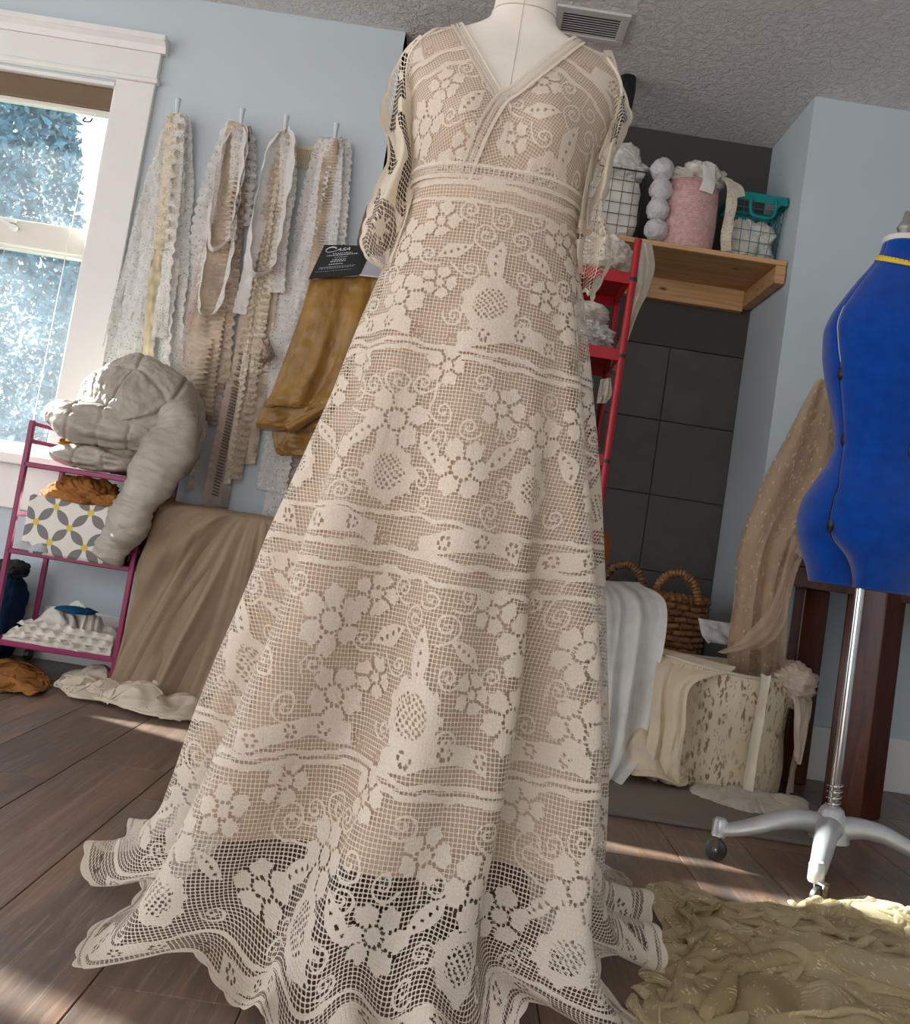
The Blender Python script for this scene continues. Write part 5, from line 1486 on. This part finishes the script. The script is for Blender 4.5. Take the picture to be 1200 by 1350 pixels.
# bundle 2
b2 = bundle(2, 'white ribbon loops over blush and beige fringe on the third hook from the window')
x = HX[2]
for (st, xe, ze, w, mk, y, rf_, sd) in [(-.020, -.880, 1.30, .045, 'W', .060, .003, 41), (.040, -.765, 1.395, .055, 'w', .060, .003, 42), (.005, -.835, .615, .050, 'T', .040, .006, 43), (-.008, -.870, .60, .060, 'P', .030, .006, 44), (.015, -.800, .72, .045, 'b', .048, .008, 45), (.028, -.760, .78, .040, 'B', .036, .008, 46), (-.01, -.855, 1.02, .038, 'b', .055, .006, 47), (.02, -.79, 1.10, .04, 'c', .052, .009, 48), (.0, -.82, .70, .022, 'c', .056, .004, 49)]:
    strip(x, st, xe, ze, w, mk, b2, y, rf_, 60 + sd * 2, .14, sd)
loop(x, -.055, .050, 1.44, .052, 'W', b2, .080, 50)
lump('lace_rosette', (-.775, WALL_Y - .06, 1.18), (.035, .03, .035), 2.3, M_RIBB, b2, amp=.5, k=7, n=40)
# comb-like fringe teeth of the long taupe trim
m = MB()
for k in range(46):
    z = 1.16 - k * .0112; xx = -.828 - .0 + (1.16 - z) * -.012
    m.box((xx - .020, WALL_Y - .048, z), (.024, .003, .0045), np.array(Matrix.Rotation(radians(12), 3, 'Y')))
m.build('fringe_teeth', plain('brown_fringe', S(96, 78, 64), .9), b2)['kind'] = 'stuff'
# bundle 3
b3 = bundle(3, 'bundle of white floral lace partly behind the mustard fabric')
x = HX[3]
for (st, xe, ze, w, mk, y, rf_, sd) in [(-.050, -.720, .93, .085, 'e', .030, .006, 61), (.045, -.575, 1.00, .075, 'e', .034, .006, 62), (-.02, -.690, .70, .055, 'w', .036, .004, 63), (.012, -.620, 1.20, .050, 'W', .050, .003, 64), (-.006, -.640, 1.48, .046, 'B', .060, .008, 65), (.0, -.650, .60, .070, 'e', .026, .006, 66), (.02, -.60, .56, .060, 'T', .022, .004, 67), (-.03, -.675, 1.22, .05, 'e', .055, .006, 68), (.03, -.59, 1.4, .04, 'g', .058, .004, 69)]:
    strip(x, st, xe, ze, w, mk, b3, y, rf_, 55 + sd * 2, .16, sd)
# short fringe between the last two hooks
fr = empty('fringe_trim', (-.745, WALL_Y - .02, 1.93), 'short cream fringe trim pinned between the last two hooks', 'lace trim')
MB().box((-.742, WALL_Y - .016, 1.945), (.125, .004, .012), np.array(Matrix.Rotation(radians(-1), 3, 'Y'))).build('heading_tape', M_RIBC, fr)
m = MB()
for k in range(17):
    xx = -.80 + k * .0073
    m.tube([(xx, WALL_Y - .016, 1.942), (xx + .001, WALL_Y - .017, 1.91), (xx - .001, WALL_Y - .016, 1.872 + .006 * sin(k * 2.3))], .0028, 5)
m.build('fringe', M_RIBC, fr)['kind'] = 'stuff'

# ================================================================== mustard velvet curtain in its packaging card
def m_mustard():
    t = NT('mustard_satin'); co = t.coord()
    t.col(t.ramp(t.noise(co, 9, 4), [(.3, S(118, 82, 12)), (.7, S(156, 112, 26))])).rough(.38)
    t.b.inputs['Sheen Weight'].default_value = .4
    t.bump(t.noise(co, 26, 4), .35, .008)
    return t.m
M_MUST = m_mustard()
YM = 3.085
mu = empty('packaged_curtain', (-.57, YM, 1.4), 'folded mustard satin curtain hanging under a black packaging card', 'curtain')
sheet('curtain_fold', [(at(409, 368, YM), at(505, 364, YM)), (at(395, 415, YM - .01), at(498, 400, YM - .01)), (at(375, 470, YM - .015), at(490, 460, YM - .01)), (at(356, 520, YM - .02), at(470, 520, YM - .012)), (at(350, 535, YM - .02), at(462, 540, YM - .012))], 2.1, .016, M_MUST, mu, 2.2, 90, 60, solid=.012)
sheet('lower_fold', [(at(352, 525, YM + .0), at(455, 525, YM)), (at(340, 552, YM - .005), at(440, 552, YM)), (at(336, 560, YM - .004), at(430, 563, YM + .0)), (at(340, 566, YM + .02), at(425, 568, YM + .02))], 1.6, .012, M_MUST, mu, .4, 50, 60, solid=.010)
a = np.linspace(0, 1, 30)
roll = [at(380 + 55 * q, 566 - 32 * q, YM - .03) for q in a]
MB().tube(np.array(roll), .030 - .004 * a, 18, flat=.6).build('rolled_fold', M_MUST, mu, smooth=True)
sheet('lower_fold', [(at(358, 560, YM + .035), at(440, 560, YM + .035)), (at(362, 590, YM + .03), at(425, 585, YM + .03)), (at(372, 600, YM + .03), at(418, 602, YM + .03))], 1.4, .010, M_MUST, mu, 1.4, 40, 50, solid=.012)
c00, c10, c11, c01 = at(407, 368, YM - .030), at(475, 362, YM - .030), at(487, 336, YM + .020), at(428, 323, YM + .030)
c12 = at(478, 324, YM + .030)
nrm = np.cross(c10 - c00, c01 - c00); nrm /= np.linalg.norm(nrm)
if nrm[1] > 0: nrm = -nrm
poly = [c00, c10, c11, c12, c01]
M_CARD = plain('black_card', (.014, .017, .020), .4)
m = MB(); V = [p + nrm * .0012 for p in poly] + [p - nrm * .0012 for p in poly]
m.add(V, [tuple(range(5)), tuple(range(9, 4, -1))] + [(i, (i + 1) % 5, 5 + (i + 1) % 5, 5 + i) for i in range(5)])
card = m.build('header_card', M_CARD, mu)
MB().add([at(475, 362, YM - .027), at(503, 365, YM - .02), at(512, 340, YM + .02), at(488, 335, YM + .02)], [(0, 1, 2, 3)]).build('card_window', plain('grey_card', (.42, .42, .48), .5), card)
mm = MB(); mm.tube([at(474, 362.5, YM - .031), at(504, 366, YM - .024)], .003, 6); mm.build('card_strip', plain('silver_strip', (.7, .7, .72), .3), card)
MB().tube([(c01 + c12) / 2, np.array([(c01 + c12)[0] / 2, WALL_Y - .001, (c01 + c12)[2] / 2 + .02])], .004, 8).build('hanging_strip', M_CARD, mu)
# lettering: white on the card, laid in the card's own plane
ex = (c10 - c00) / np.linalg.norm(c10 - c00); ey = (c01 - c00) - ex * np.dot(c01 - c00, ex); shear = np.dot(c01 - c00, ex) / np.linalg.norm(ey); H_ = np.linalg.norm(ey); ey = ey / H_
M_INK = plain('white_print', (.82, .83, .84), .5)
def cardpt(u, v): return c00 + ex * (u + shear * v) + ey * v + nrm * .0022
Wd = np.linalg.norm(c10 - c00)
def text_mesh(txt, u, v, h, name, ital=.25, wide=1.0):
    cu = bpy.data.curves.new('tmp', 'FONT'); cu.body = txt; cu.size = 1.0
    to = bpy.data.objects.new('tmp', cu); COL.objects.link(to)
    bpy.context.view_layer.update()
    me = bpy.data.meshes.new_from_object(to)
    bpy.data.objects.remove(to)
    q = np.array([v_.co[:] for v_ in me.vertices])
    s = h / .7
    pts = [cardpt(u + (x_ + ital * y_) * s * wide, v + y_ * s) for x_, y_, _ in q]
    mb = MB().add(np.array(pts), [tuple(p.vertices) for p in me.polygons])
    o = mb.build(name, M_INK, card)
    return o
text_mesh('ASA', .29 * Wd, .765 * H_, .0125, 'logo_letter', .3, 1.55)
# the large open C with its roof-like arc
arc = [cardpt(.19 * Wd + .018 * cos(t_) , .765 * H_ + .008 + .011 * sin(t_)) for t_ in np.linspace(radians(25), radians(250), 24)] + [cardpt(.19 * Wd + .008, .765 * H_ - .001), cardpt(.19 * Wd + .018, .765 * H_ + .001)]
MB().tube(np.array(arc), np.interp(np.linspace(0, 1, 26), [0, .4, 1], [.0028, .0016, .0007]), 6).build('logo_arc', M_INK, card)
for (v, u0, u1, th_) in ((.69, .26, .65, .0022), (.64, .16, .76, .0026), (.575, .33, .59, .0014), (.505, .31, .57, .0026), (.455, .28, .59, .0026), (.375, .28, .55, .0026), (.30, .12, .82, .0012), (.26, .11, .79, .0012), (.18, .07, .78, .0008)):
    rs = random.Random(int(v * 1000)); mb = MB(); uq = u0
    while uq < u1:
        wq = rs.uniform(.02, .055)
        p = [cardpt(uq * Wd, v * H_ - th_ / 2), cardpt(min(uq + wq, u1) * Wd, v * H_ - th_ / 2), cardpt(min(uq + wq, u1) * Wd, v * H_ + th_ / 2), cardpt(uq * Wd, v * H_ + th_ / 2)]
        mb.add(np.array(p), [(0, 1, 2, 3)]); uq += wq + .012
    mb.build('print_line', M_INK, card)
o = sheet('hanging_cloth', [(at(488, 262, 3.15), at(530, 262, 3.15)), (at(478, 285, 3.14), at(530, 290, 3.14)), (at(470, 320, 3.13), at(530, 330, 3.13)), (at(478, 360, 3.13), at(530, 372, 3.13))], 1.2, .02, cloth('mauve_taupe_cloth', S(140, 112, 100)), None, 1.0, 60, 40); tag(o, 'mauve taupe cloth hanging between the mustard curtain and the gown sleeve', 'cloth')

# ================================================================== magenta rack and its contents
M_MAG = plain('magenta_enamel', S(132, 14, 76), .32, var=.1, scale=16)
QX0, QX1, QY0, QY1 = -1.385, -.992, 2.885, 3.165
mr = empty('shelf_rack', (-1.19, 3.03, 0), 'magenta metal rack below the window holding a jacket and cloth', 'shelf')
def bar(a, b, nm='rail', s=.017, par=mr):
    a, b = np.array(a), np.array(b); d = b - a; L = np.linalg.norm(d)
    q = Vector(d).to_track_quat('Z', 'Y').to_matrix()
    return MB().box((a + b) / 2, (s, s, L), np.array(q)).build(nm, M_MAG, par, bevel=.003)
for x in (QX0, QX1):
    for y in (QY0, QY1):
        top = .80 if x == QX0 or y == QY1 else .66
        p = bar((x, y, .045), (x, y, top), 'post')
        MB().lathe([(.016, -.010), (.022, -.008), (.022, .008), (.016, .010)], (x, y, .022), 18, 'X').build('wheel', M_BLACKP, p, smooth=True, auto=40)
for z in (.66, .385, .10):
    bar((QX0, QY0, z), (QX1, QY0, z)); bar((QX0, QY1, z), (QX1, QY1, z)); bar((QX0, QY0, z), (QX0, QY1, z)); bar((QX1, QY0, z), (QX1, QY1, z))
    MB().bb(QX0, QX1, QY0, QY1, z - .002, z + .002).build('shelf_panel', M_MAG, mr)
for z in (.79, .735): bar((QX0, QY0, z), (QX0, QY1, z), s=.013)
bar((QX0, QY0, .50), (QX0, QY1, .50), s=.013)
# puffer jacket
def m_puffer():
    t = NT('greige_puffer_nylon'); co = t.coord()
    t.col(t.ramp(t.noise(co, 7, 3), [(.3, S(150, 142, 130)), (.7, S(170, 162, 150))])).rough(.42)
    t.bump(t.noise(t.mapped(co, (1, 1, 1)), 30, 4, .55, .6), .35, .010)
    return t.m
M_PUF = m_puffer()
jk = empty('puffer_jacket', (-1.12, 2.98, .665), 'greige quilted puffer jacket heaped on the magenta rack', 'jacket')
def puff_tube(name, path, rad, npuff, parent, flat=.8, depth=.22, n=26, m=160, seed=0.0):
    C = spline(path, m)
    tt = np.linspace(0, 1, m)
    r = np.interp(tt, np.linspace(0, 1, len(rad)), rad)
    pf = 1 - depth + depth * np.abs(np.sin(pi * npuff * tt)) ** .55
    r = r * pf
    r[0] *= .35; r[-1] *= .35; r[1] *= .75; r[-2] *= .75
    mb = MB().tube(C, r, n, flat=flat, upv=(0, -1, .2))
    V = np.concatenate(mb.v)
    w = vnoise(V[:, 0] * 55 + seed, V[:, 1] * 55, V[:, 2] * 90) * .005 + vnoise(V[:, 0] * 14 + seed, V[:, 1] * 14, V[:, 2] * 14) * .014 + vnoise(V[:, 0] * 120 + seed, V[:, 1] * 120, V[:, 2] * 60) * .002
    ctr = np.repeat(C, n, 0); d = V - ctr; d /= np.linalg.norm(d, axis=1)[:, None] + 1e-9
    mb.v = [V + d * w[:, None]]
    return mb.build(name, M_PUF, parent, smooth=True)
# domed hood and body: seams run out like spokes from a point facing the room
u = np.linspace(.02, pi - .02, 150)[:, None]; v = np.linspace(0, 2 * pi, 300, endpoint=False)[None, :]
def seam(x, n, w, dep):
    f = np.abs(((x / (2 * pi) * n) % 1) - .5) * 2           # 1 at seam
    return 1 - dep * np.exp(-((1 - f) / w) ** 2)
q = seam(v + .25 * np.sin(u * 2), 7, .06, .075) * (1 - .06 * np.exp(-((u - 1.25) / .05) ** 2))
d0 = np.stack(np.broadcast_arrays(np.sin(u) * np.cos(v), np.sin(u) * np.sin(v), np.cos(u) + 0 * v), -1)
Rj = np.array(Vector((-.30, -.80, -.42)).to_track_quat('Z', 'Y').to_matrix())
dd_ = d0 @ Rj.T
dx_, dy_, dz_ = dd_[..., 0], dd_[..., 1], dd_[..., 2]
wr_ = .022 * fbm(dx_ * 9, dy_ * 9, dz_ * 9, 3) + .11 * vnoise(dx_ * 1.7 + 4, dy_ * 1.7, dz_ * 1.7) + .03 * np.sin(v * 18 + 3 * vnoise(u * 3, v * 2, 1.0)) * np.exp(-((u - 1.05) / .25) ** 2) * .6
k_ = q + wr_
Pb = np.stack([-1.090 + .205 * dx_ * k_ + .045 * dz_, 3.02 + .140 * dy_ * k_, .868 + .200 * dz_ * k_ - .075 * dx_ * (dz_ > -.5)], -1)
Pb[..., 2] = np.maximum(Pb[..., 2], .672)
grid_obj('jacket_body', Pb, M_PUF, jk, wrap=True)
def pillow(name, c, rad, seed, nx, tilt=0.0, sq=2.6, dep=.10, fold=.10):
    """quilted pad: flattened rounded block with stitched channels across it"""
    u = np.linspace(.02, pi - .02, 110)[:, None]; v = np.linspace(0, 2 * pi, 200, endpoint=False)[None, :]
    f = lambda a: np.sign(a) * np.abs(a) ** (2 / sq)
    X = f(np.cos(u)) + 0 * v; Y = f(np.sin(u)) * f(np.cos(v)); Z = f(np.sin(u)) * f(np.sin(v))
    ch = np.abs(((X * .5 + .5) * nx + .12 * vnoise(Z * 2 + seed, Y * 2, seed)) % 1 - .5) * 2
    k = 1 - dep * np.exp(-((1 - ch) / .09) ** 2) + fold * vnoise(X * 2.2 + seed, Y * 2.2, Z * 2.2) + .022 * fbm(X * rad[0] * 60 + seed, Y * 5, Z * 5, 3)
    P = np.stack([X * rad[0], Y * k * rad[1], Z * k * rad[2]], -1)
    ct, st = cos(tilt), sin(tilt)
    P = np.stack([P[..., 0] * ct - P[..., 2] * st, P[..., 1], P[..., 0] * st + P[..., 2] * ct], -1) + np.array(c)
    return grid_obj(name, P, M_PUF, jk, wrap=True)
pillow('front_flap', (-1.180, 2.925, .822), (.195, .068, .070), 1.0, 4, -.05, 2.2, .11, .22)
pillow('lower_roll', (-1.185, 2.925, .710), (.145, .058, .038), 2.0, 3, .0, 2.3, .11, .2)
pillow('back_panel', (-.975, 3.0, .80), (.085, .10, .125), 6.0, 1.5, .0, 2.4)
puff_tube('sleeve', [(-1.0, 2.955, .915), (-.952, 2.915, .865), (-.950, 2.880, .76), (-.985, 2.856, .64), (-1.018, 2.848, .53), (-1.065, 2.850, .40)], [.05, .078, .086, .080, .074, .060], 4.4, jk, .66, .07, seed=3)
M_MUSTC = cloth('mustard_cloth', S(150, 104, 36)); M_TAN = cloth('caramel_cloth', S(168, 114, 62), wr=.5)
o = lump('folded_cloth', (-1.17, 2.965, .748), (.15, .06, .028), 2.1, M_MUSTC, None, amp=.25, k=5); tag(o, 'mustard cloth tucked between the folds of the puffer jacket', 'cloth')
# patterned storage cube
def m_petal():
    t = NT('grey_petal_and_yellow_dot_print'); co = t.coord('UV')
    sc_ = t.mapped(co, (1 / .078, 1 / .078, 1), (0, 0, radians(45)))
    sp = t.n('ShaderNodeSeparateXYZ'); t.l(sc_, sp.inputs[0])
    fx = t.math('SUBTRACT', t.math('FRACT', sp.outputs[0]), .5); fy = t.math('SUBTRACT', t.math('FRACT', sp.outputs[1]), .5)
    ax_, ay_ = t.math('ABSOLUTE', fx), t.math('ABSOLUTE', fy)
    # petals lie along the cell edges, dots at the corners
    def petal(a, b):   # along b, across (.5-a)
        across = t.math('SUBTRACT', .5, a)
        along = t.math('SUBTRACT', .43, b)
        wid = t.math('MULTIPLY', t.math('SQRT', t.math('MAXIMUM', t.math('MULTIPLY', along, t.math('ADD', along, .0)), 0.0)), .0)
        env = t.math('MULTIPLY', t.math('COSINE', t.math('MULTIPLY', b, pi / .86)), .185)
        return t.math('MULTIPLY', t.math('LESS_THAN', across, env), t.math('LESS_THAN', b, .43))
    pm = t.math('MAXIMUM', petal(ax_, ay_), petal(ay_, ax_))
    dxx, dyy = t.math('SUBTRACT', .5, ax_), t.math('SUBTRACT', .5, ay_)
    dot = t.math('LESS_THAN', t.math('SQRT', t.math('ADD', t.math('MULTIPLY', dxx, dxx), t.math('MULTIPLY', dyy, dyy))), .135)
    c = t.mixc(pm, S(224, 220, 212), S(124, 122, 120)); c = t.mixc(dot, c, S(214, 192, 84))
    t.col(c).rough(.85); t.bump(t.noise(co, 500, 2), .15, .001)
    return t.m
M_PET = m_petal(); M_GREYC = cloth('grey_white_lining', (.55, .57, .6))
sb = empty('storage_bin', (-1.2, 3.0, .387), 'fabric storage bin with grey petals and yellow dots on the magenta rack', 'bin')
def wallq(nm, a, b, z0, z1, bow):
    n = 30; q = np.linspace(0, 1, n); zz2 = np.linspace(0, 1, 16)
    a, b = np.array(a), np.array(b); d = b - a; nn = np.array([d[1], -d[0]]) / np.linalg.norm(d)
    Gq = np.zeros((16, n, 3))
    for i, zt_ in enumerate(zz2):
        bw = bow * np.sin(pi * q) * np.sin(pi * (zt_ * .7 + .15))
        Gq[i, :, 0] = a[0] + d[0] * q + nn[0] * bw; Gq[i, :, 1] = a[1] + d[1] * q + nn[1] * bw; Gq[i, :, 2] = z0 + (z1 - z0) * zt_ + .004 * np.sin(q * 9) * zt_
    uvq = np.stack(np.broadcast_arrays((q * np.linalg.norm(d))[None] + .02, (z0 + (z1 - z0) * zz2)[:, None] + .012), -1)
    return grid_obj(nm, Gq, M_PET, sb, uv=uvq, solid=.004)
bx0, bx1, by0, by1 = -1.345, -1.045, 2.878, 3.13
wallq('bin_panel', (bx0, by0), (bx1, by0), .388, .565, .012); wallq('bin_panel', (bx1, by0), (bx1, by1), .388, .565, .01); wallq('bin_panel', (bx1, by1), (bx0, by1), .388, .565, .005); wallq('bin_panel', (bx0, by1), (bx0, by0), .388, .565, .01)
MB().bb(bx0, bx1, by0, by1, .388, .392).build('bin_base', M_GREYC, sb)
o = lump('folded_cloth', (-1.21, 2.975, .575), (.125, .095, .068), 1.9, M_TAN, None, amp=.30, k=4.5); tag(o, 'caramel brown cloth bulging out of the petal print bin', 'cloth')
o = puff_b = lump('rolled_cloth', (-1.095, 2.90, .580), (.065, .035, .022), 4.9, M_TAN, None, amp=.35, k=6); tag(o, 'rolled caramel cloth lying over the right front of the petal print bin', 'cloth')
o = lump('folded_cloth', (-.965, 3.04, .52), (.06, .09, .11), 3.4, M_TAN, None, amp=.3, k=4, flat=.389); tag(o, 'caramel cloth hanging behind the jacket sleeve on the rack', 'cloth')
o = heap('folded_cloth', [(-1.372, 2.865), (-1.28, 2.858), (-1.25, 2.872), (-1.26, 2.90), (-1.372, 2.90)], .03, 3.2, M_GREYC, None, .395, 20, 30, 80); tag(o, 'grey white cloth corner sticking out below the petal print bin', 'cloth')
# lace pile on the lowest shelf
lp = heap('lace_pile', [(-1.375, 2.895), (-1.20, 2.882), (-1.01, 2.89), (-1.005, 3.02), (-1.03, 3.14), (-1.20, 3.15), (-1.33, 3.10)], .155, 5.1, M_OFF, None, .103, 9, 70, 240, .75, .015)
tag(lp, 'folded pile of off white lace on the lowest shelf of the magenta rack', 'cloth')
for k in range(3):
    zz3 = .125 + k * .022
    o = ribbon('ruffle_edge', [(-1.36 + .02 * k, 2.90, zz3 - .005), (-1.26, 2.877, zz3 + .006), (-1.14, 2.872, zz3), (-1.01, 2.882, zz3 - .006)], .022, M_OFF, lp, 110, 7, .007, 160, 0, 1, .2, (0, -.3, 1), k)
o = lump('cloth_patch', (-1.17, 2.96, .222), (.062, .05, .010), 2.0, cloth('blue_cloth', S(30, 92, 140)), None, amp=.2, k=4); tag(o, 'small blue cloth lying on the off white lace pile', 'cloth')
# denim bag behind the rack's left side
o = lump('denim_bag', (-1.50, 3.10, .145), (.085, .085, .150), 2.6, cloth('denim', S(32, 58, 92), wr=.6), None, amp=.14, k=4, sq=3.2, flat=.002); tag(o, 'dark blue denim bag on the floor left of the magenta rack', 'bag')
o = lump('folded_cloth', (-1.47, 3.10, .305), (.06, .06, .03), 4.6, plain('black_cloth', (.02, .02, .022), .9), None, amp=.3, k=4); tag(o, 'black cloth sticking out of the denim bag', 'cloth')

# ================================================================== sheer drape over a box
bxl, bxh = (-.905, 2.905, .0), (-.545, 3.14, .585)
ob = MB().bb(bxl[0], bxh[0], bxl[1], bxh[1], .001, bxh[2]).build('storage_box', plain('taupe_box', S(112, 98, 84), .8), None, bevel=.02, segs=3); tag(ob, 'taupe box standing under the sheer drape', 'box')
M_SHEER = cloth('beige_sheer_voile', S(190, 168, 142), sheer=.38, trans=.35, wr=.12)
M_SHEER2 = cloth('beige_sheer_under', S(172, 150, 126), sheer=.12, trans=.25, wr=.12)
sdp = empty('sheer_drape', (-.75, 2.9, .6), 'beige sheer voile draped over a box below the lace bundles', 'cloth')
def voile(nm, rows, nf, amp, mat, seed, lean):
    """draped length with folds that sweep sideways as they fall"""
    n, m = 120, 130
    Lp = spline([r[0] for r in rows], n); Rp = spline([r[1] for r in rows], n)
    u = np.linspace(0, 1, m)[None, :]; v = np.linspace(0, 1, n)[:, None]
    G = Lp[:, None] * (1 - u[..., None]) + Rp[:, None] * u[..., None]
    uu_ = u + lean * (v - .35) * (1 - .3 * u)
    f = 0
    for i, (k, w_) in enumerate(((nf, 1.0), (nf * 1.63, .7), (nf * 2.9, .35), (nf * 5.3, .13))):
        f = f + w_ * np.sin(2 * pi * k * uu_ + seed * (i + 1) + 1.3 * vnoise(u * 3 + seed, v * 2.2, i))
    # folds that fan out from the gathered place on the upper edge
    ph = np.arctan2(v - .16, (u - .70) * 1.3) + .10 * vnoise(u * 3 + seed, v * 3, 2.0)
    dist = np.hypot(v - .16, (u - .70) * 1.3)
    fan = np.sin(ph * 13 + seed) + .7 * np.sin(ph * 22 + 1 + seed) + .4 * np.sin(ph * 37 + seed * 2)
    f = .45 * f + lean * 1.25 * np.sign(fan) * np.abs(fan) ** .8 * sstep(.02, .35, dist) * (1.15 - .5 * v)
    g = .35 + .65 * sstep(.22, .75, v)
    amp_ = amp * g * (.6 + .5 * vnoise(u * 3, v * 3, seed))
    G[..., 1] -= amp_ * f * sstep(.18, .40, v) + .0
    G[..., 2] += amp_ * .4 * f * (1 - sstep(.18, .40, v)) + .004
    G[..., 0] += .5 * amp_ * np.cos(2 * pi * nf * uu_ + seed)
    G[..., 2] = np.maximum(G[..., 2], .005)
    return grid_obj(nm, G, mat, sdp, uv=np.stack(np.broadcast_arrays(u, v), -1))
rowsV = [((-.930, 3.14, .602), (-.50, 3.14, .606)), ((-.935, 3.02, .606), (-.50, 3.02, .612)), ((-.938, 2.90, .600), (-.50, 2.90, .604)), ((-.950, 2.872, .55), (-.50, 2.872, .55)), ((-.960, 2.855, .38), (-.51, 2.855, .38)), ((-.972, 2.845, .20), (-.53, 2.84, .18)), ((-.985, 2.835, .02), (-.55, 2.83, .01)), ((-.98, 2.80, .006), (-.57, 2.79, .006))]
voile('voile_under', [(np.array(a) + [0, .014, -.004], np.array(b) + [0, .014, -.004]) for a, b in rowsV], 3.0, .008, M_SHEER2, 2.4, .3)
voile('voile_over', rowsV, 3.4, .034, M_SHEER, 5.1, .85)
# the left flank of the box
sheet('voile_side', [((-.928, 3.14, .600), (-.938, 2.90, .598)), ((-.945, 3.14, .40), (-.955, 2.87, .40)), ((-.955, 3.14, .15), (-.970, 2.85, .15)), ((-.958, 3.14, .006), (-.980, 2.835, .006))], 3, .006, M_SHEER, sdp, 1.0, 60, 40, nrm=(1, 0, 0))
# gathered knot folds over the front of the box
# cream cloth pooled on the floor, caramel cloth beside it
M_POOL = cloth('cream_jersey', (.80, .70, .56), wr=.2)
o = crumple('pooled_cloth', [on_z(68, 905)[:2], on_z(85, 890)[:2], on_z(140, 885)[:2], on_z(185, 900)[:2], on_z(240, 912)[:2], on_z(285, 925)[:2], on_z(283, 948)[:2], on_z(235, 955)[:2], on_z(180, 945)[:2], on_z(130, 928)[:2], on_z(95, 925)[:2]], 3.7, M_POOL, None, 0, 80, .50, .09, .075, 60, .15, mk=13); tag(o, 'cream jersey cloth pooled on the floor before the sheer drape', 'cloth')
o = crumple('crumpled_cloth', [on_z(-60, 880)[:2], on_z(10, 872)[:2], on_z(50, 880)[:2], on_z(68, 905)[:2], on_z(55, 922)[:2], on_z(10, 915)[:2], on_z(-60, 915)[:2]], 5.9, M_TAN, None, 0, 60, .50, .08, .05, 60, .14, mk=14); tag(o, 'caramel brown cloth crumpled on the floor at the left edge', 'cloth')

# ================================================================== trees outside the window
def m_leaf(c):
    t = NT('tree_foliage'); oi = t.n('ShaderNodeObjectInfo'); co = t.coord()
    t.col(t.ramp(t.noise(co, 4, 3), [(.3, tuple(x * .6 for x in c)), (.7, c)])).rough(.6)
    return t.m
M_LEAF = m_leaf((.06, .18, .25)); M_BARK = plain('bark', (.09, .06, .04), .9)
def tree(x, y, h, r, seed, label):
    e = empty('garden_tree', (x, y, -.6), label, 'tree', 'trees outside the window')
    MB().tube([(x, y, -.6), (x, y, h * .9)], np.array([.09, .02]), 8).build('trunk', M_BARK, e, smooth=True)
    rs = np.random.RandomState(seed)
    n = 9000
    t_ = rs.rand(n) ** .8
    zz4 = .1 + (h - .1) * t_; rad = r * (1 - t_) ** .8 * np.sqrt(rs.rand(n)) + .05; a = rs.rand(n) * 2 * pi
    C = np.stack([x + rad * np.cos(a), y + rad * np.sin(a), zz4 - .25 * rad], 1)
    d1 = rs.randn(n, 3); d1 /= np.linalg.norm(d1, axis=1)[:, None]; d2 = np.cross(d1, rs.randn(n, 3)); d2 /= np.linalg.norm(d2, axis=1)[:, None]
    s = .022 + .03 * rs.rand(n)[:, None]
    Vq = np.stack([C - d1 * s * 1.6, C + d2 * s * .6, C + d1 * s * 1.6, C - d2 * s * .6], 1).reshape(-1, 3)
    me = bpy.data.meshes.new('foliage'); me.from_pydata(Vq.tolist(), [], np.arange(4 * n).reshape(-1, 4).tolist()); me.materials.append(M_LEAF)
    o = bpy.data.objects.new('foliage', me); COL.objects.link(o); o['kind'] = 'stuff'; put(o, e)
for (x, y, h, r, sd_, lb) in ((-4.0, 7.4, 4.4, 1.1, 1, 'tall conifer seen through the middle of the window'), (-2.75, 6.1, 2.1, .7, 2, 'small conifer seen at the right of the window'), (-5.2, 5.4, 3.2, .9, 3, 'conifer at the left of the window'), (-6.2, 10.4, 4.6, 1.4, 4, 'broad conifer further back'), (-3.6, 10.4, 4.4, 1.25, 5, 'conifer far behind the small one'), (-1.9, 8.3, 3.2, .8, 6, 'slim conifer at the right edge of the window')):
    tree(x, y, h, r, sd_, lb)
M_GRASS = plain('garden_grass', (.10, .17, .07), .9, var=.4, scale=3)
o = MB().bb(-12, 4, 3.95, 16, -.75, -.6).build('ground_garden', M_GRASS); tag(o, 'garden ground outside the window', None, kind='structure')
